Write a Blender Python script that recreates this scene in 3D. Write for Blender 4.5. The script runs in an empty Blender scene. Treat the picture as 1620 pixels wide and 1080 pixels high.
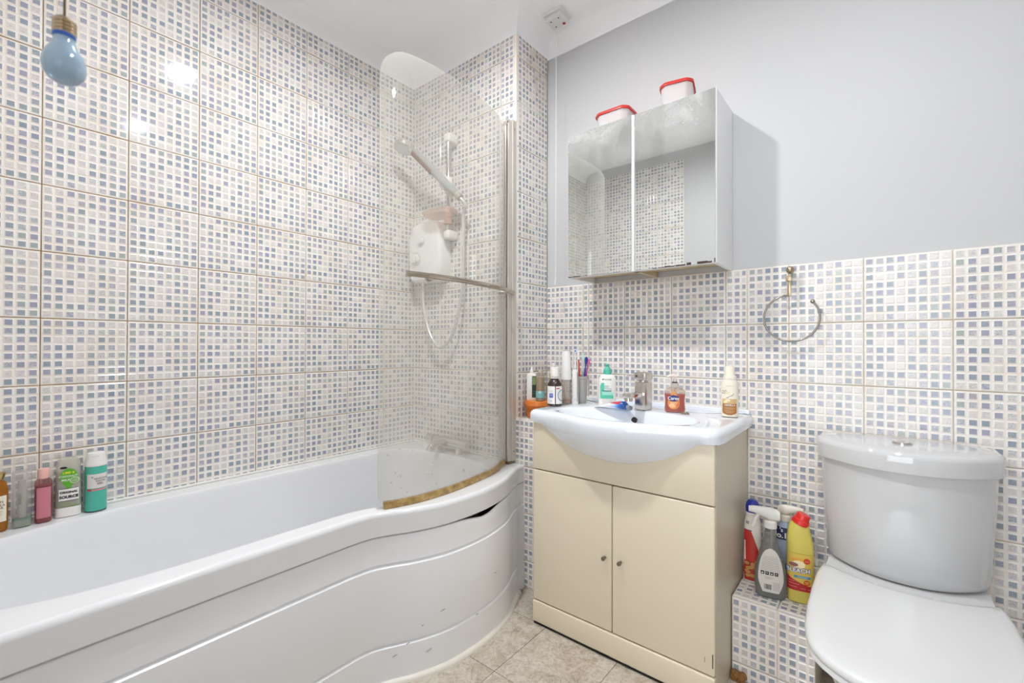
import bpy, bmesh, math, random
from mathutils import Vector, Matrix
random.seed(7)
S = bpy.context.scene
C = S.collection
PI = math.pi
R = math.radians
sin, cos = math.sin, math.cos

# ------------------------------------------------------------------ camera
F_PX, YAW, PITCH, ROLL = 712.873, -0.68266, 0.00676, 0.00217
CAM = Vector((1.9368, -1.7848, 1.04))
fwd = Vector((sin(YAW)*cos(PITCH), cos(YAW)*cos(PITCH), sin(PITCH)))
rgt = Vector((cos(YAW), -sin(YAW), 0))
upv = rgt.cross(fwd)
r2 = rgt*cos(ROLL) + upv*sin(ROLL)
u2 = -rgt*sin(ROLL) + upv*cos(ROLL)
cd = bpy.data.cameras.new('camera')
cam = bpy.data.objects.new('camera', cd)
C.objects.link(cam)
M3 = Matrix((r2, u2, -fwd)).transposed()
cam.matrix_world = Matrix.Translation(CAM) @ M3.to_4x4()
cd.sensor_width = 36.0
cd.lens = F_PX/1620*36
cd.clip_start = 0.02
cd.dof.use_dof = True
cd.dof.focus_distance = 2.0
cd.dof.aperture_fstop = 4.5
S.camera = cam

# ------------------------------------------------------------------ world, view
w = bpy.data.worlds.new('world'); S.world = w
w.use_nodes = True
w.node_tree.nodes['Background'].inputs[0].default_value = (0.8, 0.85, 1, 1)
w.node_tree.nodes['Background'].inputs[1].default_value = 0.3
S.view_settings.view_transform = 'Standard'
S.view_settings.look = 'None'
S.view_settings.gamma = 1
S.view_settings.use_curve_mapping = False
S.view_settings.exposure = 1.0
S.cycles.use_denoising = True
S.cycles.max_bounces = 12
S.cycles.diffuse_bounces = 6
S.cycles.glossy_bounces = 4
S.cycles.transparent_max_bounces = 24
S.cycles.transmission_bounces = 8
S.cycles.sample_clamp_indirect = 6
S.cycles.caustics_reflective = False
S.cycles.caustics_refractive = False

# added fill light behind the camera, outside the unseen landing window
ld = bpy.data.lights.new('added_fill_light', 'AREA'); ld.shape = 'RECTANGLE'; ld.size = 2.2; ld.size_y = 2.05
ld.energy = 32; ld.color = (.90, .95, 1.0)
lo = bpy.data.objects.new('added_fill_light', ld); C.objects.link(lo)
lo.location = (1.88, -3.86, 1.26); lo.rotation_euler = (R(90), 0, 0)
LAMP_STRENGTH = (560.0, 260.0)
LAMPS = [(0.94, -1.042, 2.485), (1.92, -1.045, 2.485)]

# ------------------------------------------------------------------ materials
def lin(h):
    if isinstance(h, (tuple, list)): return tuple(h)[:3] + (1,)
    h = h.lstrip('#')
    v = [int(h[i:i+2], 16)/255 for i in (0, 2, 4)]
    return tuple((c/12.92 if c <= .04045 else ((c+.055)/1.055)**2.4) for c in v) + (1,)
MATS = {}
def P(name, col, rough=.5, metal=0, spec=.5, coat=0, emit=0, bump=None, trans=0, sss=0):
    if name in MATS: return MATS[name]
    m = bpy.data.materials.new(name); m.use_nodes = True
    nt = m.node_tree; b = nt.nodes['Principled BSDF']
    b.inputs['Base Color'].default_value = lin(col)
    b.inputs['Roughness'].default_value = rough
    b.inputs['Metallic'].default_value = metal
    b.inputs['Specular IOR Level'].default_value = spec
    b.inputs['Coat Weight'].default_value = coat
    b.inputs['Transmission Weight'].default_value = trans
    if emit:
        b.inputs['Emission Color'].default_value = lin(col)
        b.inputs['Emission Strength'].default_value = emit
    if bump:
        n = nt.nodes.new('ShaderNodeTexNoise'); n.inputs['Scale'].default_value = bump[0]
        n.inputs['Detail'].default_value = 4
        g = nt.nodes.new('ShaderNodeTexCoord'); nt.links.new(g.outputs['Object'], n.inputs['Vector'])
        bp = nt.nodes.new('ShaderNodeBump'); bp.inputs['Strength'].default_value = bump[1]
        bp.inputs['Distance'].default_value = .002
        nt.links.new(n.outputs['Fac'], bp.inputs['Height']); nt.links.new(bp.outputs[0], b.inputs['Normal'])
    MATS[name] = m
    return m
class NT:
    def __init__(s, m): s.nt = m.node_tree
    def n(s, t, **k):
        x = s.nt.nodes.new(t)
        for a, v in k.items():
            if a.startswith('i_'):
                key = a[2:]; key = int(key) if key.isdigit() else key.replace('_', ' ')
                x.inputs[key].default_value = v
            else: setattr(x, a, v)
        return x
    def l(s, a, b): s.nt.links.new(a, b)
    def math(s, op, a, b=None, c=None, clamp=False):
        x = s.nt.nodes.new('ShaderNodeMath'); x.operation = op; x.use_clamp = clamp
        for i, v in enumerate((a, b, c)):
            if v is None: continue
            if isinstance(v, (int, float)): x.inputs[i].default_value = v
            else: s.l(v, x.inputs[i])
        return x.outputs[0]
    def mix(s, f, a, b):
        x = s.nt.nodes.new('ShaderNodeMix'); x.data_type = 'RGBA'
        for i, v in ((0, f), (6, a), (7, b)):
            if isinstance(v, (int, float)): x.inputs[i].default_value = v
            elif isinstance(v, (str, tuple)): x.inputs[i].default_value = lin(v)
            else: s.l(v, x.inputs[i])
        return x.outputs[2]
    def ramp(s, f, stops, interp='LINEAR'):
        x = s.nt.nodes.new('ShaderNodeValToRGB'); x.color_ramp.interpolation = interp
        e = x.color_ramp.elements
        while len(e) < len(stops): e.new(.5)
        for i, (p, c) in enumerate(stops):
            e[i].position = p; e[i].color = lin(c)
        s.l(f, x.inputs[0]); return x.outputs[0]
def sheen(q, f0=.035):
    lw = q.n('ShaderNodeLayerWeight', i_Blend=.5)
    return q.math('MULTIPLY_ADD', q.math('POWER', lw.outputs['Facing'], 4.5), .8, f0)
def glassy(name, tint, haze=0., haze_col='#e8e8e4', rough=.02, noise=0.):
    """thin clear plastic or glass: light passes through, sheen on top, optional cloudy film"""
    if name in MATS: return MATS[name]
    m = bpy.data.materials.new(name); m.use_nodes = True
    q = NT(m); nt = m.node_tree; nt.nodes.clear()
    out = q.n('ShaderNodeOutputMaterial')
    t = q.n('ShaderNodeBsdfTransparent'); t.inputs[0].default_value = lin(tint)
    g = q.n('ShaderNodeBsdfGlossy'); g.inputs['Roughness'].default_value = rough
    mx = q.n('ShaderNodeMixShader'); q.l(sheen(q), mx.inputs[0]); q.l(t.outputs[0], mx.inputs[1]); q.l(g.outputs[0], mx.inputs[2])
    last = mx.outputs[0]
    if haze:
        d = q.n('ShaderNodeBsdfDiffuse'); d.inputs[0].default_value = lin(haze_col)
        m2 = q.n('ShaderNodeMixShader'); m2.inputs[0].default_value = haze
        q.l(last, m2.inputs[1]); q.l(d.outputs[0], m2.inputs[2]); last = m2.outputs[0]
    q.l(last, out.inputs[0]); MATS[name] = m
    return m

def tile_mats():
    m = bpy.data.materials.new('tile_glaze'); m.use_nodes = True
    q = NT(m); b = m.node_tree.nodes['Principled BSDF']
    geo = q.n('ShaderNodeNewGeometry')
    n = q.n('ShaderNodeTexNoise', i_Scale=9., i_Detail=3.); q.l(geo.outputs['Position'], n.inputs['Vector'])
    c = q.ramp(n.outputs['Fac'], [(.3, '#ece8e2'), (.55, '#eae4dc'), (.75, '#e4dacd')])
    # tea-coloured damp stain where the return wall meets the coving
    dv = q.n('ShaderNodeVectorMath', operation='DISTANCE'); q.l(geo.outputs['Position'], dv.inputs[0]); dv.inputs[1].default_value = (.704, -.07, 2.31)
    n3 = q.n('ShaderNodeTexNoise', i_Scale=26., i_Detail=4.); q.l(geo.outputs['Position'], n3.inputs['Vector'])
    st = q.math('MULTIPLY', q.math('MULTIPLY', q.math('SUBTRACT', .17, dv.outputs['Value']), 7., clamp=True), q.math('MULTIPLY', q.math('SUBTRACT', n3.outputs['Fac'], .35), 2.4, clamp=True))
    c = q.mix(st, c, '#c9ad82')
    q.l(c, b.inputs['Base Color']); b.inputs['Roughness'].default_value = .075
    m2 = bpy.data.materials.new('tile_printed_square'); m2.use_nodes = True
    q = NT(m2); b = m2.node_tree.nodes['Principled BSDF']
    tc = q.n('ShaderNodeTexCoord'); oi = q.n('ShaderNodeObjectInfo')
    sp = q.n('ShaderNodeSeparateXYZ'); q.l(tc.outputs['Object'], sp.inputs[0])
    ix = q.math('FLOOR', q.math('MULTIPLY_ADD', q.math('SUBTRACT', sp.outputs[0], .1), 1/.0245, 4.))
    iz = q.math('FLOOR', q.math('MULTIPLY_ADD', q.math('SUBTRACT', sp.outputs[2], .1), 1/.0245, 4.))
    var = q.math('FLOOR', q.math('MULTIPLY', oi.outputs['Random'], 2.))
    cv = q.n('ShaderNodeCombineXYZ')
    q.l(q.math('MULTIPLY_ADD', var, 13., ix), cv.inputs[0]); q.l(iz, cv.inputs[1])
    wn = q.n('ShaderNodeTexWhiteNoise', noise_dimensions='3D'); q.l(cv.outputs[0], wn.inputs['Vector'])
    ws = q.n('ShaderNodeSeparateColor'); q.l(wn.outputs['Color'], ws.inputs[0])
    hue = q.ramp(ws.outputs[0], [(0., '#9099aa'), (.2, '#a0a0b2'), (.4, '#8f9ca5'), (.55, '#9899ae'), (.7, '#a0aba9'), (.82, '#8594a1'), (.92, '#aaa7ae')], 'CONSTANT')
    # brushed ink inside each square
    cv2 = q.n('ShaderNodeCombineXYZ'); q.l(q.math('MULTIPLY', ws.outputs[1], 40.), cv2.inputs[0]); q.l(q.math('MULTIPLY', var, 3.1), cv2.inputs[1])
    va = q.n('ShaderNodeVectorMath', operation='ADD'); q.l(tc.outputs['Object'], va.inputs[0]); q.l(cv2.outputs[0], va.inputs[1])
    mpp = q.n('ShaderNodeMapping'); mpp.inputs['Scale'].default_value = (.6, 1, 1.35); mpp.inputs['Rotation'].default_value = (0, .35, 0); q.l(va.outputs[0], mpp.inputs[0])
    no = q.n('ShaderNodeTexNoise', i_Scale=230., i_Detail=3., i_Roughness=.7, i_Distortion=1.8); q.l(mpp.outputs[0], no.inputs['Vector'])
    cover = q.math('MULTIPLY_ADD', ws.outputs[2], .50, -.03)   # how densely inked
    ink = q.math('MULTIPLY', q.math('ADD', q.math('SUBTRACT', no.outputs['Fac'], .52), cover), 4.2, clamp=True)
    ink = q.math('MULTIPLY', ink, .94)
    q.l(q.mix(ink, '#dcd7d2', hue), b.inputs['Base Color'])
    b.inputs['Roughness'].default_value = .06
    MATS['glaze'] = m; MATS['print'] = m2
tile_mats()

def grout_mat(name, a, bcol, amount, rows):
    m = bpy.data.materials.new(name); m.use_nodes = True
    q = NT(m); b = m.node_tree.nodes['Principled BSDF']
    geo = q.n('ShaderNodeNewGeometry'); sp = q.n('ShaderNodeSeparateXYZ'); q.l(geo.outputs['Position'], sp.inputs[0])
    n = q.n('ShaderNodeTexNoise', i_Scale=7., i_Detail=5., i_Roughness=.7); q.l(geo.outputs['Position'], n.inputs['Vector'])
    # water sits on the level joints and stains them more
    d = q.math('ABSOLUTE', q.math('SUBTRACT', q.math('FRACT', q.math('DIVIDE', q.math('SUBTRACT', sp.outputs[2], rows - .1), .2)), .5))
    lev = q.math('LESS_THAN', d, .012)
    f = q.math('ADD', q.math('MULTIPLY', q.math('SUBTRACT', n.outputs['Fac'], .35), 2.2*amount), q.math('MULTIPLY', lev, .55*amount), clamp=True)
    q.l(q.mix(f, a, bcol), b.inputs['Base Color']); b.inputs['Roughness'].default_value = .8
    MATS[name] = m
    return m
grout_mat('grout_bath', '#f3e6c8', '#dfa64f', .9, .5154)
grout_mat('grout_pale', '#f6efe2', '#e6d3ad', .6, .3133)
grout_mat('grout_shower', '#f5ede0', '#e4c697', .6, .5154)

def paint_mat():
    m = P('wall_paint', '#c5c5c5', .55)
    return m
paint = paint_mat()
ceil_m = P('ceiling_paint', '#fafafb', .7)
acrylic = P('white_acrylic', '#e9eaec', .12, coat=.3)
panel_m = P('white_panel', '#f0f1f4', .22)
porcelain = P('white_porcelain', '#cfcfcf', .06, coat=.5)
basin_m = P('basin_ceramic', '#e6eaf0', .06, coat=.5)
cream = P('cream_laminate', '#ded2ba', .28)
cream_d = P('cream_side', '#d2c8b4', .35)
dark = P('dark_gap', '#1c1814', .8)
chrome = P('chrome', '#d9d6d2', .12, 1)
chrome_w = P('worn_chrome', '#d2ccc6', .25, 1)
nickel = P('tarnished_brass', '#b3a184', .3, 1)
white_pl = P('white_plastic', '#e8e6e2', .3)
cream_pl = P('cream_plastic', '#e9e1d0', .35)
black_m = P('black_print', '#1a1a1c', .5)
grey_m = P('grey_print', '#8b8884', .6)

# ------------------------------------------------------------------ mesh helpers
def new(): return bmesh.new()
def obj(name, bm, mat, parent=None, smooth=35, label=None):
    me = bpy.data.meshes.new(name)
    bmesh.ops.recalc_face_normals(bm, faces=bm.faces[:])
    bm.to_mesh(me); bm.free()
    for m in (mat if isinstance(mat, (list, tuple)) else [mat]): me.materials.append(m)
    if smooth:
        me.polygons.foreach_set('use_smooth', [True]*len(me.polygons))
        me.set_sharp_from_angle(angle=R(smooth))
    o = bpy.data.objects.new(name, me); C.objects.link(o)
    if parent: o.parent = parent
    if label: o['label'] = label
    return o
def thing(name, label, cat, loc=(0, 0, 0), rz=0, group=None):
    o = bpy.data.objects.new(name, None); C.objects.link(o)
    o.empty_display_size = .05
    o.location = loc; o.rotation_euler = (0, 0, rz)
    o['label'] = label; o['category'] = cat
    if group: o['group'] = group
    return o
def stuff(o): o['kind'] = 'stuff'; return o
def struct(o): o['kind'] = 'structure'; return o
def box(bm, x0, x1, y0, y1, z0, z1, bev=0, seg=2, mi=0):
    vs = [bm.verts.new((x, y, z)) for x in (x0, x1) for y in (y0, y1) for z in (z0, z1)]
    idx = [(0, 1, 3, 2), (4, 6, 7, 5), (0, 4, 5, 1), (2, 3, 7, 6), (0, 2, 6, 4), (1, 5, 7, 3)]
    fs = [bm.faces.new([vs[i] for i in f]) for f in idx]
    for f in fs: f.material_index = mi
    bmesh.ops.recalc_face_normals(bm, faces=fs)
    if bev:
        es = list({e for f in fs for e in f.edges})
        r = bmesh.ops.bevel(bm, geom=es, offset=bev, segments=seg, affect='EDGES', profile=.5)
        for f in r['faces']: f.material_index = mi
def loft(bm, rings, cap0=True, cap1=True, closed=True, mi=0):
    vr = [[bm.verts.new(p) for p in r] for r in rings]
    n = len(vr[0])
    for a, b in zip(vr, vr[1:]):
        for i in range(n if closed else n-1):
            j = (i+1) % n
            f = bm.faces.new((a[i], a[j], b[j], b[i])); f.material_index = mi
    if cap0: bm.faces.new(list(reversed(vr[0]))).material_index = mi
    if cap1: bm.faces.new(vr[-1]).material_index = mi
    return vr
def sect(z, rx, ry, e=2., cx=0, cy=0, n=32):
    out = []
    for i in range(n):
        t = 2*PI*i/n; c, s = cos(t), sin(t)
        out.append((cx + rx*math.copysign(abs(c)**(2/e), c), cy + ry*math.copysign(abs(s)**(2/e), s), z))
    return out
def lathe(bm, prof, n=24, cx=0, cy=0, cap0=True, cap1=True, mi=0):
    loft(bm, [[(cx + r*cos(2*PI*i/n), cy + r*sin(2*PI*i/n), z) for i in range(n)] for r, z in prof], cap0, cap1, mi=mi)
def cyl(bm, p0, p1, r, n=16, r1=None, mi=0):
    p0, p1 = Vector(p0), Vector(p1); d = (p1-p0).normalized()
    a = d.orthogonal().normalized(); b = d.cross(a)
    rr = (r, r if r1 is None else r1)
    loft(bm, [[p + (a*cos(2*PI*i/n) + b*sin(2*PI*i/n))*q for i in range(n)] for p, q in zip((p0, p1), rr)], mi=mi)
def tube(bm, pts, r, n=10, cap=True, mi=0, prof=None):
    """sweep a circle (or a given cross section) along points"""
    pts = [Vector(p) for p in pts]
    rings = []; ref = None
    for i, p in enumerate(pts):
        d = (pts[min(i+1, len(pts)-1)] - pts[max(i-1, 0)]).normalized()
        if ref is None:
            ref = Vector((0, 0, 1)) if abs(d.z) < .9 else Vector((0, 1, 0))
        a = (ref - d*ref.dot(d)).normalized(); b = d.cross(a); ref = a
        rad = r[i] if isinstance(r, (list, tuple)) else r
        if prof: rings.append([p + b*u + a*v for u, v in prof])
        else: rings.append([p + (a*cos(2*PI*k/n) + b*sin(2*PI*k/n))*rad for k in range(n)])
    loft(bm, rings, cap, cap, mi=mi)
def catmull(pts, k=8, closed=False):
    pts = [Vector(p) for p in pts]; n = len(pts); out = []
    rng = range(n if closed else n-1)
    for i in rng:
        g = lambda j: pts[j % n] if closed else pts[min(max(j, 0), n-1)]
        p0, p1, p2, p3 = g(i-1), g(i), g(i+1), g(i+2)
        for s in range(k):
            t = s/k
            out.append(.5*((2*p1) + (p2-p0)*t + (2*p0-5*p1+4*p2-p3)*t*t + (3*p1-p0-3*p2+p3)*t**3))
    if not closed: out.append(pts[-1])
    return out
def prism(bm, poly, z0, z1, bev=0, mi=0, seg=2):
    vs = [bm.verts.new((x, y, z0)) for x, y in poly]
    f = bm.faces.new(vs)
    r = bmesh.ops.extrude_face_region(bm, geom=[f])
    nv = [v for v in r['geom'] if isinstance(v, bmesh.types.BMVert)]
    for v in nv: v.co.z = z1
    fs = set(f2 for v in vs + nv for f2 in v.link_faces)
    for f2 in fs: f2.material_index = mi
    bmesh.ops.recalc_face_normals(bm, faces=list(fs))
    if bev:
        es = [e for e in {e for f2 in fs for e in f2.edges} if abs(e.verts[0].co.z - e.verts[1].co.z) < 1e-7]
        bmesh.ops.bevel(bm, geom=es, offset=bev, segments=seg, affect='EDGES', profile=.5)
def polar(poly, cx, cy, angs):
    """sample a star-shaped outline at given angles about a centre"""
    out = []; n = len(poly)
    for a in angs:
        dx, dy = cos(a), sin(a); best = None
        for i in range(n):
            x1, y1 = poly[i][0]-cx, poly[i][1]-cy; x2, y2 = poly[(i+1) % n][0]-cx, poly[(i+1) % n][1]-cy
            ex, ey = x2-x1, y2-y1; den = dx*ey - dy*ex
            if abs(den) < 1e-12: continue
            t = (x1*ey - y1*ex)/den; u = (x1*dy - y1*dx)/den
            if t > 0 and -1e-6 <= u <= 1+1e-6 and (best is None or t > best): best = t
        out.append((cx + dx*best, cy + dy*best))
    return out

# ------------------------------------------------------------------ tiles
TM = {}
def tile_mesh(u0, u1, v0, v1):
    k = tuple(round(x, 3) for x in (u0, u1, v0, v1))
    if k in TM: return TM[k]
    bm = new(); g = .0013
    a0, a1, b0, b1 = u0+g, u1-g, v0+g, v1-g
    # body with a small chamfered edge
    fr = [(a0, b0), (a1, b0), (a1, b1), (a0, b1)]
    fi = [(a0+.001, b0+.001), (a1-.001, b0+.001), (a1-.001, b1-.001), (a0+.001, b1-.001)]
    loft(bm, [[(x, .002, z) for x, z in fr], [(x, -.002, z) for x, z in fr], [(x, -.003, z) for x, z in fi]], False, True)
    for i in range(8):
        for j in range(8):
            cx, cz = .1 + (i-3.5)*.0245, .1 + (j-3.5)*.0245
            o0, o1 = max(cx-.0107, a0+.001), min(cx+.0107, a1-.001)
            p0, p1 = max(cz-.0107, b0+.001), min(cz+.0107, b1-.001)
            if o1-o0 < .006 or p1-p0 < .006: continue
            s = .0031
            va = [bm.verts.new((x, -.003, z)) for x, z in ((o0, p0), (o1, p0), (o1, p1), (o0, p1))]
            vb = [bm.verts.new((x, -.0042, z)) for x, z in ((o0+s, p0+s), (o1-s, p0+s), (o1-s, p1-s), (o0+s, p1-s))]
            for q in range(4):
                bm.faces.new((va[q], va[(q+1) % 4], vb[(q+1) % 4], vb[q]))
            bm.faces.new(vb).material_index = 1
    me = bpy.data.meshes.new('tile')
    for f in bm.faces:
        f.normal_update()
        if f.normal.y > .5: f.normal_flip()
    bmesh.ops.recalc_face_normals(bm, faces=[f for f in bm.faces if f.material_index == 0 and False])
    bm.to_mesh(me); bm.free()
    me.materials.append(MATS['glaze']); me.materials.append(MATS['print'])
    TM[k] = me
    return me
def place_tiles(parent, org, rot, U, V, ulim, vlim):
    """org: point with u=v=0 on the wall; U, V: joint offsets; ulim, vlim: extent actually tiled"""
    Mw = Matrix.Translation(org) @ rot.to_4x4()
    import itertools
    nu0, nu1 = math.floor((ulim[0]-U)/.2), math.ceil((ulim[1]-U)/.2)
    nv0, nv1 = math.floor((vlim[0]-V)/.2), math.ceil((vlim[1]-V)/.2)
    for i, j in itertools.product(range(nu0, nu1), range(nv0, nv1)):
        u, v = U + .2*i, V + .2*j
        a0, a1 = max(0, ulim[0]-u), min(.2, ulim[1]-u); b0, b1 = max(0, vlim[0]-v), min(.2, vlim[1]-v)
        if a1-a0 < .012 or b1-b0 < .012: continue
        o = bpy.data.objects.new('tile', tile_mesh(a0, a1, b0, b1)); C.objects.link(o)
        o.parent = parent
        # laid by hand: tiny differences in tilt
        o.matrix_local = Mw @ Matrix.Translation((u, 0, v)) @ Matrix.Rotation(random.uniform(-.004, .004), 4, 'Z') @ Matrix.Rotation(random.uniform(-.004, .004), 4, 'X')
ROT_BACK = Matrix.Identity(3)
ROT_LEFT = Matrix.Rotation(PI/2, 3, 'Z')      # faces +x, u runs along +y
ROT_FRONT = Matrix.Rotation(PI, 3, 'Z')       # faces +y, u runs along -x
ROT_TOP = Matrix.Rotation(-PI/2, 3, 'X')      # faces +z, v runs along +y

# ------------------------------------------------------------------ room shell
XR, YF, ZC = 2.60, -2.0, 2.485     # right wall, front wall (behind the camera), ceiling
ZT = 2.412                          # top of the full-height tiling
DADO = 1.3133
DX0, DX1 = 1.50, 2.30                # unseen doorway behind the camera, added to let fill light in
ROW = .5154                         # one level joint on the bath walls
def wall(name, faces, mats):
    bm = new()
    for x0, x1, y0, y1, z0, z1, mi in faces: box(bm, x0, x1, y0, y1, z0, z1, mi=mi)
    return struct(obj(name, bm, mats, smooth=0))
wl = wall('wall_left', [(-.1, -.003, YF-.1, .1, 0, ZT, 0), (-.1, -.003, YF-.1, .1, ZT, ZC, 1)], [MATS['grout_bath'], paint])
place_tiles(wl, (0, 0, 0), ROT_LEFT, -.2302, ROW, (YF, -.240), (.527, ZT))
wb = wall('wall_back', [(.70, XR, .003, .1, 0, DADO, 0), (.70, XR, .003, .1, DADO, ZC, 1)], [MATS['grout_pale'], paint])
place_tiles(wb, (0, 0, 0), ROT_BACK, .7015, DADO-.2*6, (.7025, .93), (.715, DADO))
place_tiles(wb, (0, 0, 0), ROT_BACK, .7015, DADO-.2*6, (.93, 1.573), (.80, DADO))
place_tiles(wb, (0, 0, 0), ROT_BACK, .7015, DADO-.2*6, (1.573, XR), (.175, DADO))
ws = wall('wall_shower', [(-.003, .699, -.237, .1, 0, ZT, 0), (-.003, .699, -.237, .1, ZT, ZC, 1)], [MATS['grout_shower'], paint])
place_tiles(ws, (0, -.240, 0), ROT_BACK, .014, ROW, (0, .7005), (.515, ZT))
place_tiles(ws, (.702, 0, 0), ROT_LEFT, -.205, ROW, (-.240, -.001), (.715, ZT))
wf = wall('wall_front', [(-.1, .83, YF-.1, YF-.003, 0, ZT, 0), (-.1, .83, YF-.1, YF-.003, ZT, ZC, 1), (.83, DX0, YF-.1, YF-.003, 0, ZC, 1), (DX1, XR+.1, YF-.1, YF-.003, 0, ZC, 1), (DX0, DX1, YF-.1, YF-.003, 2.02, ZC, 1)], [MATS['grout_shower'], paint])
place_tiles(wf, (0, YF, 0), ROT_FRONT, -.83, ROW, (-.83, 0), (.527, ZT))
wr = wall('wall_right', [(XR, XR+.1, YF, .1, 0, ZC, 0)], [paint])
for k, (x0, x1, z0, z1) in enumerate(((DX0-.06, DX0, 0, 2.08), (DX1, DX1+.06, 0, 2.08), (DX0, DX1, 2.02, 2.08))):
    bm = new(); box(bm, x0, x1, YF-.115, YF+.012, z0, z1, bev=.004); struct(obj('trim_%d' % (5+k), bm, P('door_trim', '#e6e5e2', .3)))  # frame around the added doorway
# unseen landing and window, added beyond the doorway for the fill light
for nm, a in (('wall_added_landing_left', (.55, .65, -3.7, YF-.1, 0, ZC)), ('wall_added_landing_right', (3.1, 3.2, -3.7, YF-.1, 0, ZC)), ('ceiling_added_landing', (.55, 3.2, -3.8, YF-.1, ZC, ZC+.08)), ('floor_added_landing', (.55, 3.2, -3.8, YF-.1, -.1, -.0015)),
              ('wall_added_landing_front', (.55, .78, -3.8, -3.7, 0, ZC)), ('wall_added_landing_front', (2.98, 3.2, -3.8, -3.7, 0, ZC)), ('wall_added_landing_front', (.78, 2.98, -3.8, -3.7, 0, .23)), ('wall_added_landing_front', (.78, 2.98, -3.8, -3.7, 2.29, ZC))):
    bm = new(); box(bm, *a); struct(obj(nm, bm, paint if 'floor' not in nm else P('landing_carpet', '#b5aa9c', .9), smooth=0))
bm = new()
for a in ((.78, .82, .23, 2.29), (2.94, 2.98, .23, 2.29), (.82, 2.94, .23, .27), (.82, 2.94, 2.25, 2.29), (1.865, 1.895, .27, 2.25)): box(bm, a[0], a[1], -3.78, -3.72, a[2], a[3])
struct(obj('added_window', bm, P('door_trim', '#e6e5e2', .3), smooth=0))
bm = new(); box(bm, -.1, XR+.1, YF-.1, .1, ZC, ZC+.08); struct(obj('ceiling', bm, ceil_m, smooth=0))

# tiled boxing low on the back wall: one piece left of the vanity, one behind the bottles
ll = wall('wall_ledge_left', [(.702, .925, -.237, .003, 0, .712, 0)], [MATS['grout_pale']])
place_tiles(ll, (0, -.240, 0), ROT_BACK, .7015, .5154, (.7025, .926), (0, .7154))
place_tiles(ll, (0, 0, .7155), ROT_TOP, .7015, -.237, (.7025, .926), (-.237, -.003))
lr = wall('wall_ledge_right', [(1.576, 1.795, -.237, .003, 0, .247, 0)], [MATS['grout_pale']])
place_tiles(lr, (0, -.240, 0), ROT_BACK, .7015, .05, (1.577, 1.796), (0, .25))
place_tiles(lr, (0, 0, .2505), ROT_TOP, 1.5015, -.237, (1.577, 1.796), (-.237, -.003))

bm = new(); box(bm, .6935, .7055, -.2455, -.2335, .53, ZT, bev=.004, seg=3); struct(obj('trim_8', bm, P('corner_trim', '#efe6d8', .35)))
# coving around the ceiling
def coving():
    path = [(XR, 0), (.702, 0), (.702, -.240), (0, -.240), (0, YF)]
    prof = [(0, 0), (0, -.003)] + [(.088*(1-cos(a)), -.003-.070*0 + .070*sin(a)) for a in [PI/2*i/8 for i in range(9)]]
    prof = [(.003, 0)] + [(.003 + .090*(1-cos(PI/2*i/8)), .0788*sin(PI/2*i/8)) for i in range(1, 9)] + [(.094, .0795), (-.02, .0795), (-.02, 0)]
    rings = []
    for i, p in enumerate(path):
        def nrm(a, b):
            d = Vector((b[0]-a[0], b[1]-a[1])).normalized(); return Vector((d.y, -d.x)) * -1
        ns = []
        if i > 0: ns.append(nrm(path[i-1], p))
        if i < len(path)-1: ns.append(nrm(p, path[i+1]))
        if len(ns) == 2:
            m = ns[0] + ns[1]
            # offset so both faces keep distance d
            m = m / (m.dot(ns[0]))
        else: m = ns[0]
        rings.append([(p[0] + m.x*d, p[1] + m.y*d, ZT-.006 + h) for d, h in prof])
    bm = new(); loft(bm, rings)
    return struct(obj('trim_1', bm, ceil_m, smooth=30))
coving()

# floor: marbled vinyl tiles
def vinyl():
    m = bpy.data.materials.new('marbled_vinyl'); m.use_nodes = True
    q = NT(m); b = m.node_tree.nodes['Principled BSDF']
    tc = q.n('ShaderNodeTexCoord'); oi = q.n('ShaderNodeObjectInfo')
    cv = q.n('ShaderNodeCombineXYZ'); q.l(q.math('MULTIPLY', oi.outputs['Random'], 50.), cv.inputs[0])
    va = q.n('ShaderNodeVectorMath', operation='ADD'); q.l(tc.outputs['Object'], va.inputs[0]); q.l(cv.outputs[0], va.inputs[1])
    n1 = q.n('ShaderNodeTexNoise', i_Scale=9., i_Detail=7., i_Roughness=.62, i_Distortion=1.6); q.l(va.outputs[0], n1.inputs['Vector'])
    n2 = q.n('ShaderNodeTexNoise', i_Scale=34., i_Detail=5., i_Roughness=.7, i_Distortion=2.5); q.l(va.outputs[0], n2.inputs['Vector'])
    c1 = q.ramp(n1.outputs['Fac'], [(.32, '#8f8271'), (.43, '#b5a795'), (.55, '#cdc4b8'), (.7, '#b9aa97')])
    c2 = q.ramp(n2.outputs['Fac'], [(.36, '#7f7364'), (.5, '#c2b7a8'), (.64, '#dcd6cc')])
    q.l(q.mix(.45, c1, c2), b.inputs['Base Color']); b.inputs['Roughness'].default_value = .42
    return m
vin = vinyl()
bm = new(); box(bm, -.1, XR+.1, YF-.1, .1, -.1, -.0015)
fl = struct(obj('floor', bm, P('floor_joint', '#4a3f33', .8), smooth=0))
bm = new(); box(bm, .0008, .2842, .0008, .2892, -.0015, 0, bev=.0005, seg=1)
ft_me = None
for i in range(-1, 6):
    for j in range(-5, 3):
        x, y = .985 + .285*(i-0), -.41 + .29*j
        if x > XR-.02 or y > 0 or y + .29 < YF or x + .285 < .72: continue
        if ft_me is None:
            o = obj('floor_tile', bm, vin, fl, smooth=0); ft_me = o.data
        else:
            o = bpy.data.objects.new('floor_tile', ft_me); C.objects.link(o); o.parent = fl
        o.location = (x, y, 0)
# brown board at the foot of the wall beside the toilet
bm = new(); box(bm, 1.80, XR, -.012, .003, 0, .172, bev=.003)
struct(obj('baseboard_back', bm, P('brown_board', '#75664c', .6, bump=(30, .4))))

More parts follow.
